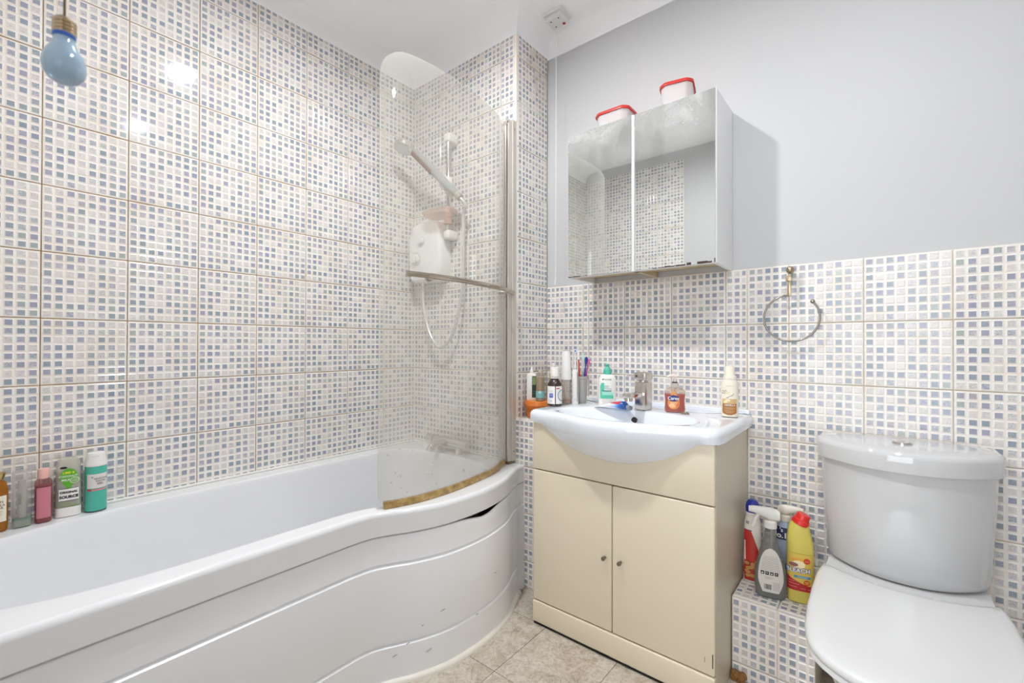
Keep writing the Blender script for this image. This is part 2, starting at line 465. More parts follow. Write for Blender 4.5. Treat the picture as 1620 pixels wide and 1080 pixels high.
# ------------------------------------------------------------------ lamps on the ceiling
for i, (x, y, z) in enumerate(LAMPS):
    t = thing('ceiling_light', ['round recessed ceiling downlight above the edge of the bath', 'round recessed ceiling downlight above the toilet side of the room'][i], 'ceiling light', (x, y, z))
    bm = new(); lathe(bm, [(.046, -.001), (.048, -.009), (.056, -.009), (.062, -.006), (.064, -.001)], 32, cap0=False, cap1=False); obj('trim_ring', bm, chrome, t)
    bm = new(); cyl(bm, (0, 0, -.0045), (0, 0, -.001), .0455, 32); obj('lamp_lens', bm, P('lamp_glow_%d' % i, '#f6f8fb', .3, emit=LAMP_STRENGTH[i]), t, 0)

# ------------------------------------------------------------------ bathtub (P shape)
RIM = .525
OUT = [(.003, -.242), (.752, -.242), (.757, -.29)] + [tuple(v[:2]) for v in catmull([(.757, -.29, 0), (.784, -.36, 0), (.822, -.45, 0), (.846, -.56, 0), (.851, -.66, 0), (.839, -.775, 0), (.806, -.872, 0), (.770, -.94, 0), (.748, -.99, 0), (.741, -1.05, 0)], 6)][1:] + [(.741, YF+.004), (.003, YF+.004)]
INN = [tuple(v[:2]) for v in catmull([(x, y, 0) for x, y in [(.088, -.55), (.10, -.42), (.19, -.355), (.4, -.335), (.58, -.345), (.675, -.40), (.733, -.50), (.762, -.63), (.758, -.76), (.726, -.88), (.690, -.965), (.673, -1.05), (.669, -1.2), (.667, -1.4), (.66, -1.53), (.635, -1.66), (.57, -1.79), (.43, -1.87), (.3, -1.87), (.205, -1.81), (.135, -1.68), (.10, -1.52), (.09, -1.3), (.086, -.9)]], 6, True)]
BC = (.38, -1.02)
angs = [2*PI*i/260 for i in range(260)]
for c in [OUT[0], OUT[1], OUT[2], OUT[-1], OUT[-2]]: angs.append(math.atan2(c[1]-BC[1], c[0]-BC[0]) % (2*PI))
angs = sorted(set(round(a, 5) for a in angs))
outp = polar(OUT, *BC, angs); innp = polar(INN, *BC, angs)
def inset(poly, d):
    n = len(poly); o = []
    for i in range(n):
        a, p, b = Vector(poly[i-1]), Vector(poly[i]), Vector(poly[(i+1) % n])
        t = ((p-a).normalized() + (b-p).normalized()).normalized(); nn = Vector((-t.y, t.x))
        o.append((p.x + nn.x*d, p.y + nn.y*d))
    return o
def zr(poly, z): return [(x, y, z) for x, y in poly]
def scl(poly, k, z, cx=.38, cy=-1.0, ky=None): return [(cx + (x-cx)*k, cy + (y-cy)*(ky or k), z) for x, y in poly]
bath = thing('bathtub', 'white P-shaped bathtub along the tiled left wall', 'bathtub', (0, 0, 0))
bm = new()
loft(bm, [zr(inset(outp, .02), .452), zr(inset(outp, .001), .4525), zr(outp, .4535), zr(outp, .456), zr(outp, .509), zr(outp, .5125), zr(inset(outp, .0015), .518), zr(inset(outp, .005), .5225), zr(inset(outp, .010), RIM), zr(inset(outp, .014), RIM),
          zr(inset(innp, -.010), RIM), zr(inset(innp, -.007), RIM), zr(inset(innp, -.002), .5232), zr(innp, .519), zr(inset(innp, .0015), .512), zr(inset(innp, .003), .50),
          scl(innp, .955, .42, ky=.985), scl(innp, .91, .30, ky=.965), scl(innp, .86, .20, ky=.94), scl(innp, .80, .155, ky=.91), scl(innp, .70, .135, ky=.85), scl(innp, .5, .13, ky=.7)], False, True)
obj('tub', bm, acrylic, bath, 40)
# front panel with two grooves, hung just under the lip
side = [p for p in OUT[1:-1]]
pl = [tuple(v[:2]) for v in side]
pl = [pl[0]] + [(p[0]-.0, p[1]) for p in pl[1:]]
def panel_ring(off, z, drop=0):
    n = len(pl); o = []
    for i, p in enumerate(pl):
        a, b = Vector(pl[max(i-1, 0)]), Vector(pl[min(i+1, n-1)])
        t = (b-a).normalized(); nn = Vector((-t.y, t.x))     # outward is the far side from the tub
        if i == 0: nn = Vector((1, 0))
        bul = max(0, min(1, (p[0]-.741)/.11)); 
        zz = z - drop*math.exp(-((p[1]+.59)/.085)**2)
        o.append((p[0] + nn.x*(off + .012*bul*(1-abs(z-.2)/.4)), p[1] + (nn.y*off if 0 < i < n-1 else 0), zz))
    return o
prof = [(-.014, .425, .006), (-.012, .4485, .017), (-.006, .446, .016), (-.004, .43, .006), (-.006, .40, 0), (-.003, .366, 0), (-.008, .362, 0), (-.008, .358, 0), (0, .353, 0), (.003, .30, 0), (.003, .2, 0), (0, .122, 0), (-.006, .118, 0), (-.006, .113, 0), (.002, .109, 0), (.004, .06, 0), (.004, .001, 0)]
bm = new(); loft(bm, [panel_ring(o, z, d) for o, z, d in prof] + [panel_ring(-.014, .001)], False, False, False)
obj('bath_panel', bm, panel_m, bath, 50)
# scuffs on the foot of the panel
bm = new()
for (yy, zz, ln, tl) in [(-.93, .085, .02, .8), (-.90, .115, .012, -.2), (-.80, .19, .018, 1.1), (-.86, .16, .006, .3), (-.66, .12, .01, .6), (-.56, .22, .008, .1), (-.84, .075, .02, .1)]:
    i = min(range(len(pl)), key=lambda k: abs(pl[k][1]-yy)); x = pl[i][0] + .018*max(0, (pl[i][0]-.741)/.11)+.0035
    box(bm, x-.002, x+.0006, yy-ln/2, yy+ln/2, zz-.0008, zz+.0008)
stuff(obj('scuff_marks', bm, P('scuff_grey', '#a09d99', .6), bath, 0))
# white trim strip sealing the panel to the floor
tp = panel_ring(.012, 0)
bm = new()
pr = [(-.012, 0), (.006, 0), (.005, .006), (0, .011), (-.012, .014)]
loft(bm, [[(x + (1 if i else 0)*u*1.0, y, h) for u, h in pr] for i, (x, y, _) in enumerate(tp[1:])], True, True)
struct(obj('trim_2', bm, P('trim_white', '#e3dfd4', .4), smooth=40))
# bead of sealant along the wall edges of the bath
bm = new(); tube(bm, [(.004, y, .5275) for y in (YF+.01, -1.2, -.25)], .005, 6); tube(bm, [(.01, -.245, .5275), (.4, -.245, .5275), (.70, -.245, .5275)], .005, 6)
struct(obj('trim_3', bm, P('sealant', '#e9e7e2', .4)))

# bath mixer tap on the end deck
t = thing('bath_tap', 'chrome bath mixer tap behind the cloudy shower screen', 'tap', (.325, -.292, RIM))
bm = new(); cyl(bm, (-.075, 0, 0), (-.075, 0, .03), .018, 16, .014); cyl(bm, (.075, 0, 0), (.075, 0, .03), .018, 16, .014); cyl(bm, (-.09, 0, .045), (.09, 0, .045), .022, 20); obj('body', bm, chrome, t)
bm = new(); tube(bm, catmull([(0, -.015, .045), (0, -.06, .048), (0, -.10, .043), (0, -.115, .02)], 5), [.016]*16, 12); obj('spout', bm, chrome, t)
for s in (-1, 1):
    bm = new(); cyl(bm, (s*.092, 0, .045), (s*.14, 0, .045), .026, 8); obj('tap_handle', bm, chrome, t)

# ------------------------------------------------------------------ curved shower screen
GC = catmull([(.680, -.288, 0), (.706, -.345, 0), (.739, -.42, 0), (.764, -.555, 0), (.778, -.69, 0), (.772, -.82, 0), (.752, -.90, 0), (.728, -.958, 0)], 8)
def screen_glass():
    m = bpy.data.materials.new('limescaled_glass'); m.use_nodes = True
    q = NT(m); m.node_tree.nodes.clear()
    out = q.n('ShaderNodeOutputMaterial'); geo = q.n('ShaderNodeNewGeometry')
    sp = q.n('ShaderNodeSeparateXYZ'); q.l(geo.outputs['Position'], sp.inputs[0])
    mp = q.n('ShaderNodeMapping'); mp.inputs['Scale'].default_value = (3.2, 3.2, .9); q.l(geo.outputs['Position'], mp.inputs[0])
    n1 = q.n('ShaderNodeTexNoise', i_Scale=1.6, i_Detail=5., i_Roughness=.6); q.l(mp.outputs[0], n1.inputs['Vector'])
    n2 = q.n('ShaderNodeTexNoise', i_Scale=70., i_Detail=2.); q.l(geo.outputs['Position'], n2.inputs['Vector'])
    mr = q.n('ShaderNodeMapRange'); mr.inputs[1].default_value = 2.0; mr.inputs[2].default_value = .62
    mr.inputs[3].default_value = .11; mr.inputs[4].default_value = .235; q.l(sp.outputs[2], mr.inputs[0])
    f = q.math('MULTIPLY', mr.outputs[0], q.math('MULTIPLY_ADD', n1.outputs['Fac'], .5, .75))
    spots = q.math('MULTIPLY', q.math('SUBTRACT', n2.outputs['Fac'], .68), .8, clamp=True)
    f = q.math('ADD', f, spots, clamp=True)
    t = q.n('ShaderNodeBsdfTransparent'); t.inputs[0].default_value = lin('#fdfdfb')
    g = q.n('ShaderNodeBsdfGlossy'); g.inputs['Roughness'].default_value = .03
    a = q.n('ShaderNodeMixShader'); q.l(sheen(q, .03), a.inputs[0]); q.l(t.outputs[0], a.inputs[1]); q.l(g.outputs[0], a.inputs[2])
    d = q.n('ShaderNodeBsdfDiffuse'); d.inputs[0].default_value = lin('#f4f1ea')
    tl = q.n('ShaderNodeBsdfTranslucent'); tl.inputs[0].default_value = lin('#f4f1ea')
    dm = q.n('ShaderNodeMixShader'); dm.inputs[0].default_value = .5; q.l(d.outputs[0], dm.inputs[1]); q.l(tl.outputs[0], dm.inputs[2])
    b = q.n('ShaderNodeMixShader'); q.l(f, b.inputs[0]); q.l(a.outputs[0], b.inputs[1]); q.l(dm.outputs[0], b.inputs[2])
    q.l(b.outputs[0], out.inputs[0])
    return m
scr = thing('shower_screen', 'curved cloudy glass shower screen standing on the bath rim', 'shower screen', (.69, -.26, RIM))
def loc(v): return Vector(v) - Vector((.69, -.26, RIM))
bm = new()
L = [0]
for a, b in zip(GC, GC[1:]): L.append(L[-1] + (b-a).length)
LT = L[-1]; ZB, ZTOP = .536, 1.977
# extra samples near both ends for the rounded corners
ss = sorted(set([LT*i/48 for i in range(49)] + [LT - .11*(1-cos(PI/2*i/10)) for i in range(11)] + [.09*(1-cos(PI/2*i/8)) for i in range(9)]))
def on_curve(s):
    for i in range(len(L)-1):
        if s <= L[i+1] + 1e-9:
            k = (s-L[i])/(L[i+1]-L[i]); return GC[i].lerp(GC[i+1], k), (GC[i+1]-GC[i]).normalized()
    return GC[-1], (GC[-1]-GC[-2]).normalized()
rings = []
for s in ss:
    p, d = on_curve(s); nn = Vector((d.y, -d.x, 0))
    if nn.x < 0: nn = -nn
    e = LT - s; zt = ZTOP; zb = ZB
    if e < .09: zt -= .09 - math.sqrt(max(0, .09**2 - (.09-e)**2))
    if s < .10: zt -= (.10 - math.sqrt(max(0, .10**2 - (.10-s)**2)))*.6
    if e < .03: zb += .03 - math.sqrt(max(0, .03**2 - (.03-e)**2))
    a, b = p + nn*.003, p - nn*.003
    rings.append([loc((a.x, a.y, zb)), loc((a.x, a.y, zt)), loc((b.x, b.y, zt)), loc((b.x, b.y, zb))])
loft(bm, rings)
obj('glass_panel', bm, screen_glass(), scr, 30)
# wall channel: two aluminium leaves with a dark slot between them
bm = new()
box(bm, -.025, -.004, -.031, .0185, .002, 1.470, bev=.004, seg=3)
box(bm, .002, .012, -.030, .0185, .002, 1.488, bev=.002)
box(bm, -.004, .002, -.006, .0185, .002, 1.488)
box(bm, .012, .0155, -.008, .0185, .002, 1.495, bev=.001, seg=1)
obj('wall_profile', bm, P('polished_aluminium', '#d6d0c7', .35, .45), scr)
bm = new(); box(bm, -.0039, .0019, -.016, -.0062, .006, 1.48); obj('profile_slot', bm, P('slot_seal', '#2f2720', .6), scr)
bm = new(); box(bm, -.0245, .0115, -.0300, .002, 1.4705, 1.4900, bev=.003); obj('top_cap', bm, P('cap_silver', '#cfc6ba', .35, .5), scr)
for z in (1.455, .05):
    bm = new(); cyl(bm, (.0150, .004, z), (.0175, .004, z), .004, 10); obj('screw', bm, chrome_w, scr)
bm = new(); box(bm, -.027, .017, -.033, .010, 0, .011, bev=.003); obj('bottom_bracket', bm, P('grimy_metal', '#8d7c68', .4, 1), scr)
# stained rubber wiper along the bottom
def seal_mat():
    m = bpy.data.materials.new('stained_seal'); m.use_nodes = True
    q = NT(m); b = m.node_tree.nodes['Principled BSDF']; geo = q.n('ShaderNodeNewGeometry')
    n = q.n('ShaderNodeTexNoise', i_Scale=40., i_Detail=5.); q.l(geo.outputs['Position'], n.inputs['Vector'])
    q.l(q.ramp(n.outputs['Fac'], [(.3, '#8a6c3c'), (.5, '#a98a52'), (.7, '#c6aa74')]), b.inputs['Base Color'])
    b.inputs['Roughness'].default_value = .3
    return m
bm = new()
pts = [loc((p.x, p.y, .5375)) for p in [on_curve(LT*(.02 + .955*i/40))[0] for i in range(41)]]
tube(bm, pts, .007, prof=[(-.007, -.0115), (.007, -.0115), (.0085, -.004), (.0055, .010), (-.0055, .010), (-.0085, -.004)])
obj('bottom_seal', bm, seal_mat(), scr, 40)
# towel rail on the outside of the glass
rp = []
for i in range(33):
    s = LT*(.03 + .86*i/32); p, d = on_curve(s); nn = Vector((d.y, -d.x, 0))
    if nn.x < 0: nn = -nn
    rp.append(loc((p.x, p.y, 1.262 + .0*i)) + nn*.038)
rp.insert(0, rp[0] + (rp[0]-rp[1]).normalized()*.025)
bm = new(); tube(bm, rp, .009, 14); obj('towel_rail', bm, P('polished_bar', '#b9ae9f', .12, 1), scr, 60)
for s in (LT*.12, LT*.76):
    p, d = on_curve(s); nn = Vector((d.y, -d.x, 0))
    if nn.x < 0: nn = -nn
    a = loc((p.x, p.y, 1.258)); bm = new(); cyl(bm, a - nn*.006, a + nn*.036, .0075, 12); cyl(bm, a + nn*.003, a + nn*.007, .011, 14)
    obj('rail_mount', bm, chrome_w, scr)

# ------------------------------------------------------------------ electric shower, riser, handset
t = thing('electric_shower', 'white electric shower unit on the tiles behind the glass screen', 'shower unit', (.175, -.2445, 1.50))
bm = new()
hs = [(-.148, .075), (-.14, .10), (-.10, .114), (-.02, .118), (.08, .118), (.12, .108), (.145, .085), (.155, .05), (.158, .015)]
left = [(-x, z) for z, x in hs]; right = [(x, z) for z, x in reversed(hs)]
outl = left + right
loft(bm, [[(x, 0, z) for x, z in outl], [(x, -.055, z) for x, z in outl], [(x*.97, -.07, z*.975) for x, z in outl], [(x*.90, -.079, z*.92) for x, z in outl], [(x*.6, -.082, z*.6) for x, z in outl]])
obj('case', bm, P('shower_white', '#efeeec', .25), t, 40)
for (kx, kz, kr) in ((-.005, .055, .022), (-.045, -.03, .033)):
    bm = new(); cyl(bm, (kx, -.078, kz), (kx, -.086, kz), kr, 28); obj('dial_ring', bm, P('dial_grey', '#d5d3d0', .3), t)
    bm = new(); cyl(bm, (kx, -.085, kz), (kx, -.099, kz), kr*.72, 24, kr*.62); box(bm, kx-.003, kx+.003, -.103, -.097, kz-kr*.55, kz+kr*.55); obj('dial', bm, white_pl, t)
bm = new(); box(bm, -.09, -.06, -.0805, -.077, .048, .052); box(bm, -.04, -.015, -.0835, -.078, -.10, -.095); stuff(obj('indicator_marks', bm, grey_m, t, 0))
bm = new(); cyl(bm, (-.045, -.04, -.175), (-.045, -.04, -.145), .011, 14); obj('outlet', bm, chrome, t)

t = thing('shower_riser_rail', 'chrome riser rail with white brackets and soap tray behind the screen', 'shower rail', (.325, -.2445, 1.57))
bm = new(); cyl(bm, (0, -.050, -.02), (0, -.050, .49), .0095, 14); obj('rail', bm, chrome, t)
for z in (0, .468):
    bm = new(); box(bm, -.02, .02, -.065, 0, z-.022, z+.022, bev=.010, seg=3); obj('wall_bracket', bm, white_pl, t)
bm = new(); loft(bm, [sect(.080, .052, .040, 2.6, -.02, -.085), sect(.086, .085, .055, 2.6, -.02, -.085), sect(.104, .095, .062, 2.6, -.02, -.085), sect(.100, .088, .056, 2.6, -.02, -.085), sect(.090, .06, .04, 2.6, -.02, -.085)])
obj('soap_tray', bm, glassy('pink_tray', '#f6e9e3', .35, '#f0ddd4'), t)
bm = new(); cyl(bm, (0, -.05, .05), (0, -.05, .13), .020, 16); obj('tray_collar', bm, P('tray_collar', '#e2bcb0', .4), t)
bm = new(); cyl(bm, (0, -.05, .215), (0, -.05, .275), .021, 16); cyl(bm, (0, -.05, .245), (.012, -.10, .225), .018, 14); obj('slider', bm, white_pl, t)

t = thing('shower_handset', 'chrome hand shower with clear handle of beads and hanging hose', 'shower head', (.325, -.2445, 1.60))
A = Vector((.10, -.09, .135)); B = Vector((-.13, -.155, .375))
d = (B-A).normalized()
bm = new(); tube(bm, [A.lerp(B, k) for k in (0, .1, .3, .6, .9, 1)], [.016, .019, .019, .021, .019, .015], 16); obj('handle', bm, glassy('clear_handle', '#dcdcda', .6, '#b9b9b8'), t)
bm = new(); tube(bm, [A.lerp(B, k)+Vector((-.006, -.012, -.004)) for k in (.5, .95)], .0125, 12); obj('filter_beads', bm, P('bead_brown', '#6e4c3c', .6, bump=(220, 1.)), t)
H = B + d*.030 + Vector((-.030, -.016, .004))
face = Vector((.02, -.34, -.94)).normalized()
bm = new(); cyl(bm, B - d*.004, B + d*.03, .014, 14); cyl(bm, H - face*.026, H - face*.004, .018, 24, .046); cyl(bm, H - face*.004, H + face*.012, .048, 28, .046); obj('spray_head', bm, P('head_chrome', '#dedad4', .15, .9), t)
bm = new(); cyl(bm, H + face*.011, H + face*.0135, .040, 24); obj('spray_plate', bm, P('spray_plate', '#cfd2d2', .4), t)
bm = new(); cyl(bm, A - d*.03, A + d*.002, .017, 14, .016); obj('hose_nut', bm, P('nut_grey', '#bdb6aa', .3, .7), t)
hp = catmull([A - d*.028, A - d*.05 + Vector((.004, .01, -.02)), (.108, -.055, .02), (.105, -.050, -.22), (.075, -.048, -.40), (.02, -.048, -.53), (-.06, -.048, -.575), (-.13, -.048, -.51), (-.18, -.045, -.39), (-.195, -.042, -.25), (-.195, -.04, -.215)], 10)
bm = new(); tube(bm, hp, .0075, 10); obj('hose', bm, P('hose_plastic', '#d6d5d2', .25, .3), t, 60)

# ------------------------------------------------------------------ vanity unit
VX0, VX1, VY = .930, 1.573, -.40
van = thing('vanity_unit', 'cream two-door vanity unit under the white basin', 'cabinet', (0, 0, 0))
bm = new()
for x0, x1 in ((VX0, VX0+.016), (VX1-.016, VX1)): box(bm, x0, x1, VY+.002, -.006, .002, .748, bev=.001, seg=1)
box(bm, VX0+.016, VX1-.016, VY+.004, -.006, .085, .10)
box(bm, VX0+.016, VX1-.016, -.014, -.006, .10, .60)
obj('carcass', bm, cream_d, van)
def front(name, x0, x1, z0, z1, parent):
    bm = new(); box(bm, x0, x1, VY-.018, VY, z0, z1, bev=.004, seg=3); return obj(name, bm, cream, parent)
front('fascia', VX0, VX1, .577, .7535, van)
XM = 1.252
for x0, x1, kx in ((VX0, XM-.0015, 1.228), (XM+.0015, VX1, 1.284)):
    dr = front('door', x0, x1, .091, .5735, van)
    bm = new(); k0 = (kx, VY-.018, .332); cyl(bm, k0, (kx, VY-.030, .332), .0045, 14); cyl(bm, (kx, VY-.029, .332), (kx, VY-.036, .332), .0065, 16); obj('knob', bm, P('knob_metal', '#8e867c', .3, 1), dr)
bm = new(); box(bm, VX0-.001, VX1+.001, VY-.022, VY-.002, .010, .0875, bev=.005, seg=3); obj('plinth', bm, cream, van)
bm = new(); box(bm, VX0+.003, VX1-.003, VY-.016, VY, .0005, .0105); obj('plinth_gap_shade', bm, dark, van, 0)  # dark box put in as the shade of the gap below the plinth
bm = new()
for x, l in ((1.19, .05), (1.215, .03), (1.30, .02)): box(bm, x, x+l, VY-.0224, VY-.02, .0095, .0125)
box(bm, 1.566, 1.5685, VY-.0184, VY-.016, .115, .155); box(bm, 1.545, 1.546, VY-.0184, VY-.016, .125, .14)
stuff(obj('chipped_edges', bm, dark, van, 0))

# ------------------------------------------------------------------ basin
bas = thing('wash_basin', 'white ceramic wash basin with bowed front on the cream vanity unit', 'basin', (1.2475, 0, .797))
BO = [(1.59, -.006), (.905, -.006), (.905, -.30)] + [tuple(v[:2]) for v in catmull([(x, y, 0) for x, y in [(.905, -.30), (.907, -.395), (.928, -.430), (1.0, -.437), (1.075, -.455), (1.16, -.488), (1.2475, -.500), (1.335, -.488), (1.42, -.455), (1.495, -.437), (1.566, -.430), (1.588, -.395), (1.59, -.30)]], 6)][1:]
bc = (1.2475, -.25)
angs = [2*PI*i/150 for i in range(150)]
for c in (BO[0], BO[1]): angs.append(math.atan2(c[1]-bc[1], c[0]-bc[0]) % (2*PI))
angs = sorted(angs)
bo = polar(BO, *bc, angs)
BI = [(1.2475 + .245*cos(t)*1, -.325 + (.135 if sin(t) > 0 else .125)*math.copysign(abs(sin(t))**.9, sin(t))) for t in [2*PI*i/90 for i in range(90)]]
bi = polar(BI, *bc, angs)
def lz(poly, z): return [(x-1.2475, y, z-.797) for x, y in poly]
def sc2(poly, k, z): return lz([(bc[0] + (x-bc[0])*k, -.31 + (y+.31)*k) for x, y in poly], z)
def keepback(poly, d):     # inset that leaves the wall side in place
    q = inset(poly, d); return [(a[0], max(min(a[1], -.006), a[1]) if b[1] > -.02 else a[1]) for a, b in zip(q, poly)]
def apron(t):
    o = []
    for x, y in bo:
        X = x-1.2475
        if y < -.405 and abs(X) < .30:
            zb = .652 + .103*min(1, abs(X)/.29)**2.1
            yb = min(-.419, y) if zb > .754 else -.419
            o.append((X, y + (yb-y)*t**2.2, .776 + (zb-.776)*t - .797))
        else:
            o.append((X*(1-.004*t), y, .776 + (.754-.776)*t - .797))
    return o
bm = new()
loft(bm, [[(x*.94, max(y, -.415)*.96, max(z, -.05)) for x, y, z in apron(1)], [(x*.985, y*.995, z) for x, y, z in apron(1)]] + [apron(t) for t in (1, .97, .85, .7, .5, .3, .12, 0)] + [lz(keepback(bo, .0015), .784), lz(keepback(bo, .006), .7905), lz(keepback(bo, .013), .795), lz(keepback(bo, .022), .797),
          lz(inset(bi, -.014), .797), lz(inset(bi, -.004), .794), lz(bi, .786), sc2(bi, .95, .765), sc2(bi, .88, .735), sc2(bi, .75, .70), sc2(bi, .5, .68), sc2(bi, .2, .672)], True, True)
obj('bowl', bm, basin_m, bas, 60)
bm = new(); box(bm, -.335, .335, -.018, -.0045, -.02, .013, bev=.006, seg=4); obj('upstand', bm, basin_m, bas)
bm = new(); cyl(bm, (-.005, -.222, -.034), (-.005, -.216, -.030), .011, 14); obj('overflow_hole', bm, P('overflow_dark', '#3b3632', .4, .6), bas)
bm = new(); cyl(bm, (0, -.31, -.122), (0, -.31, -.117), .022, 20); obj('drain', bm, chrome, bas)

# basin mixer tap
t = thing('basin_tap', 'square worn chrome mixer tap with side lever on the basin', 'tap', (1.252, -.160, .7975), R(-12))
bm = new(); box(bm, -.023, .023, -.023, .023, 0, .104, bev=.003); obj('body', bm, chrome_w, t)
bm = new(); box(bm, -.026, .026, -.026, .026, .110, .140, bev=.007, seg=3); cyl(bm, (0, 0, .10), (0, 0, .114), .017, 16); obj('head', bm, chrome_w, t)
bm = new(); cyl(bm, (-.024, -.018, .126), (-.052, -.030, .126), .004, 10); obj('lever', bm, chrome_w, t)
bm = new(); box(bm, -.017, .017, -.105, -.02, .050, .066, bev=.003); cyl(bm, (0, -.09, .038), (0, -.09, .051), .0145, 18); obj('spout', bm, chrome, t)
bm = new(); cyl(bm, (-.012, -.0265, .126), (-.012, -.024, .126), .004, 10); obj('lever_screw', bm, dark, t)

# ------------------------------------------------------------------ mirror cabinet
def mirror_mat():
    m = bpy.data.materials.new('smeared_mirror'); m.use_nodes = True
    q = NT(m); m.node_tree.nodes.clear(); out = q.n('ShaderNodeOutputMaterial')
    geo = q.n('ShaderNodeNewGeometry'); sp = q.n('ShaderNodeSeparateXYZ'); q.l(geo.outputs['Position'], sp.inputs[0])
    n1 = q.n('ShaderNodeTexNoise', i_Scale=7., i_Detail=7., i_Roughness=.68, i_Distortion=.6); q.l(geo.outputs['Position'], n1.inputs['Vector'])
    n2 = q.n('ShaderNodeTexNoise', i_Scale=90., i_Detail=2.); q.l(geo.outputs['Position'], n2.inputs['Vector'])
    h = q.n('ShaderNodeMapRange'); h.inputs[1].default_value = 1.66; h.inputs[2].default_value = 1.88; h.inputs[3].default_value = .0; h.inputs[4].default_value = 1.; q.l(sp.outputs[2], h.inputs[0])
    f = q.math('MULTIPLY', q.math('MULTIPLY', q.math('SUBTRACT', n1.outputs['Fac'], .36), 1.6, clamp=True), h.outputs[0])
    f = q.math('ADD', f, q.math('MULTIPLY', q.math('SUBTRACT', n2.outputs['Fac'], .68), 1.5, clamp=True), clamp=True)
    f = q.math('ADD', q.math('MULTIPLY', f, .75), .03, clamp=True)
    g = q.n('ShaderNodeBsdfGlossy'); g.inputs['Roughness'].default_value = .01; g.inputs[0].default_value = lin('#e9eceb')
    d = q.n('ShaderNodeBsdfDiffuse'); d.inputs[0].default_value = lin('#e4e4e2')
    x = q.n('ShaderNodeMixShader'); q.l(f, x.inputs[0]); q.l(g.outputs[0], x.inputs[1]); q.l(d.outputs[0], x.inputs[2]); q.l(x.outputs[0], out.inputs[0])
    return m
mir = mirror_mat()
cabw = P('cabinet_white', '#e6e6e6', .35); cabu = P('cabinet_underside', '#cbb998', .5)
cab = thing('mirror_cabinet', 'white wall cabinet with two smeared mirror doors above the basin', 'cabinet', (0, 0, 0))
CX0, CX1, CY, CZ0, CZ1 = .949, 1.524, -.206, 1.312, 1.894
bm = new()
box(bm, CX0, CX0+.014, CY+.016, -.001, CZ0, CZ1-.001, bev=.001, seg=1); box(bm, CX1-.014, CX1, CY+.016, -.001, CZ0, CZ1-.001, bev=.001, seg=1)
box(bm, CX0+.014, CX1-.014, CY+.016, -.001, CZ1-.016, CZ1-.002)
obj('carcass', bm, cabw, cab)
bm = new(); box(bm, CX0+.014, CX1-.014, CY+.016, -.001, CZ0+.022, CZ0+.034); box(bm, 1.228, 1.245, CY+.016, -.001, CZ0, CZ0+.022); box(bm, CX0+.014, CX1-.014, CY+.0165, CY+.034, CZ0, CZ0+.022)
obj('base', bm, cabu, cab, 0)
for k, (x0, x1) in enumerate(((CX0, 1.2355), (1.2375, CX1))):
    bm = new(); box(bm, x0, x1, CY, CY+.0155, CZ0, CZ1, bev=.001, seg=1); dr = obj('mirror_door', bm, cabw, cab)
    bm = new(); box(bm, x0+.002, x1-(.010 if k == 0 else .004), CY-.0035, CY-.0002, CZ0+.002, CZ1-.001, bev=.0006, seg=1); obj('mirror', bm, mir, dr, 0)
    bm = new(); random.seed(3+k); x = (x0+.004) if k == 0 else x0+.07
    lim = x0+.09 if k == 0 else x1-.006
    while x < lim:
        ln = random.uniform(.008, .04); h = random.uniform(.0012, .004) if not (k and x > x1-.10) else random.uniform(.004, .008)
        box(bm, x, min(x+ln, lim), CY-.0042, CY-.003, CZ0+.0015, CZ0+.002+h); x += ln + random.choice((0, .004, .02))
    if k: box(bm, x1-.007, x1-.004, CY-.0042, CY-.003, CZ0+.002, CZ0+.016)
    obj('blackened_edge', bm, P('mirror_rot', '#3d2a20', .7), dr, 0)

# two clear tubs with red lids on the cabinet
red = P('red_lid', '#c8322a', .35)
tubm = glassy('tub_plastic', '#fcfcfb', .38, '#ffffff', .08)
def tub(lab, x, y, h, wx, wy, rz):
    t = thing('plastic_tub', lab, 'food tub', (x, y, CZ1), rz, 'red-lidded tubs on the mirror cabinet')
    def octo(kx, ky, z, ch=.34):
        a, b = wx*kx, wy*ky; c = ch*min(a, b)
        pts = [(a, -b+c), (a, b-c), (a-c, b), (-a+c, b), (-a, b-c), (-a, -b+c), (-a+c, -b), (a-c, -b)]
        o = []
        for i in range(8):
            p, q = Vector(pts[i]), Vector(pts[(i+1) % 8])
            o += [p.lerp(q, k) for k in (.1, .5, .9)]
        return [(v.x, v.y, z) for v in o]
    bm = new(); loft(bm, [octo(.40, .40, 0), octo(.42, .42, .004), octo(.46, .46, h-.010), octo(.455, .455, h-.010), octo(.41, .41, .006)]); obj('tub_body', bm, tubm, t, 40)
    bm = new(); loft(bm, [octo(.47, .47, h-.011), octo(.50, .50, h-.011), octo(.50, .50, h-.003), octo(.485, .485, h), octo(.44, .44, h), octo(.43, .43, h-.003)]); obj('lid', bm, red, t, 40)
tub('clear tub with a red lid on the mirror cabinet, the left one', 1.108, -.090, .086, .150, .125, 0)
tub('clear tub with a red lid on the mirror cabinet, the right one', 1.365, -.115, .092, .118, .125, R(12))

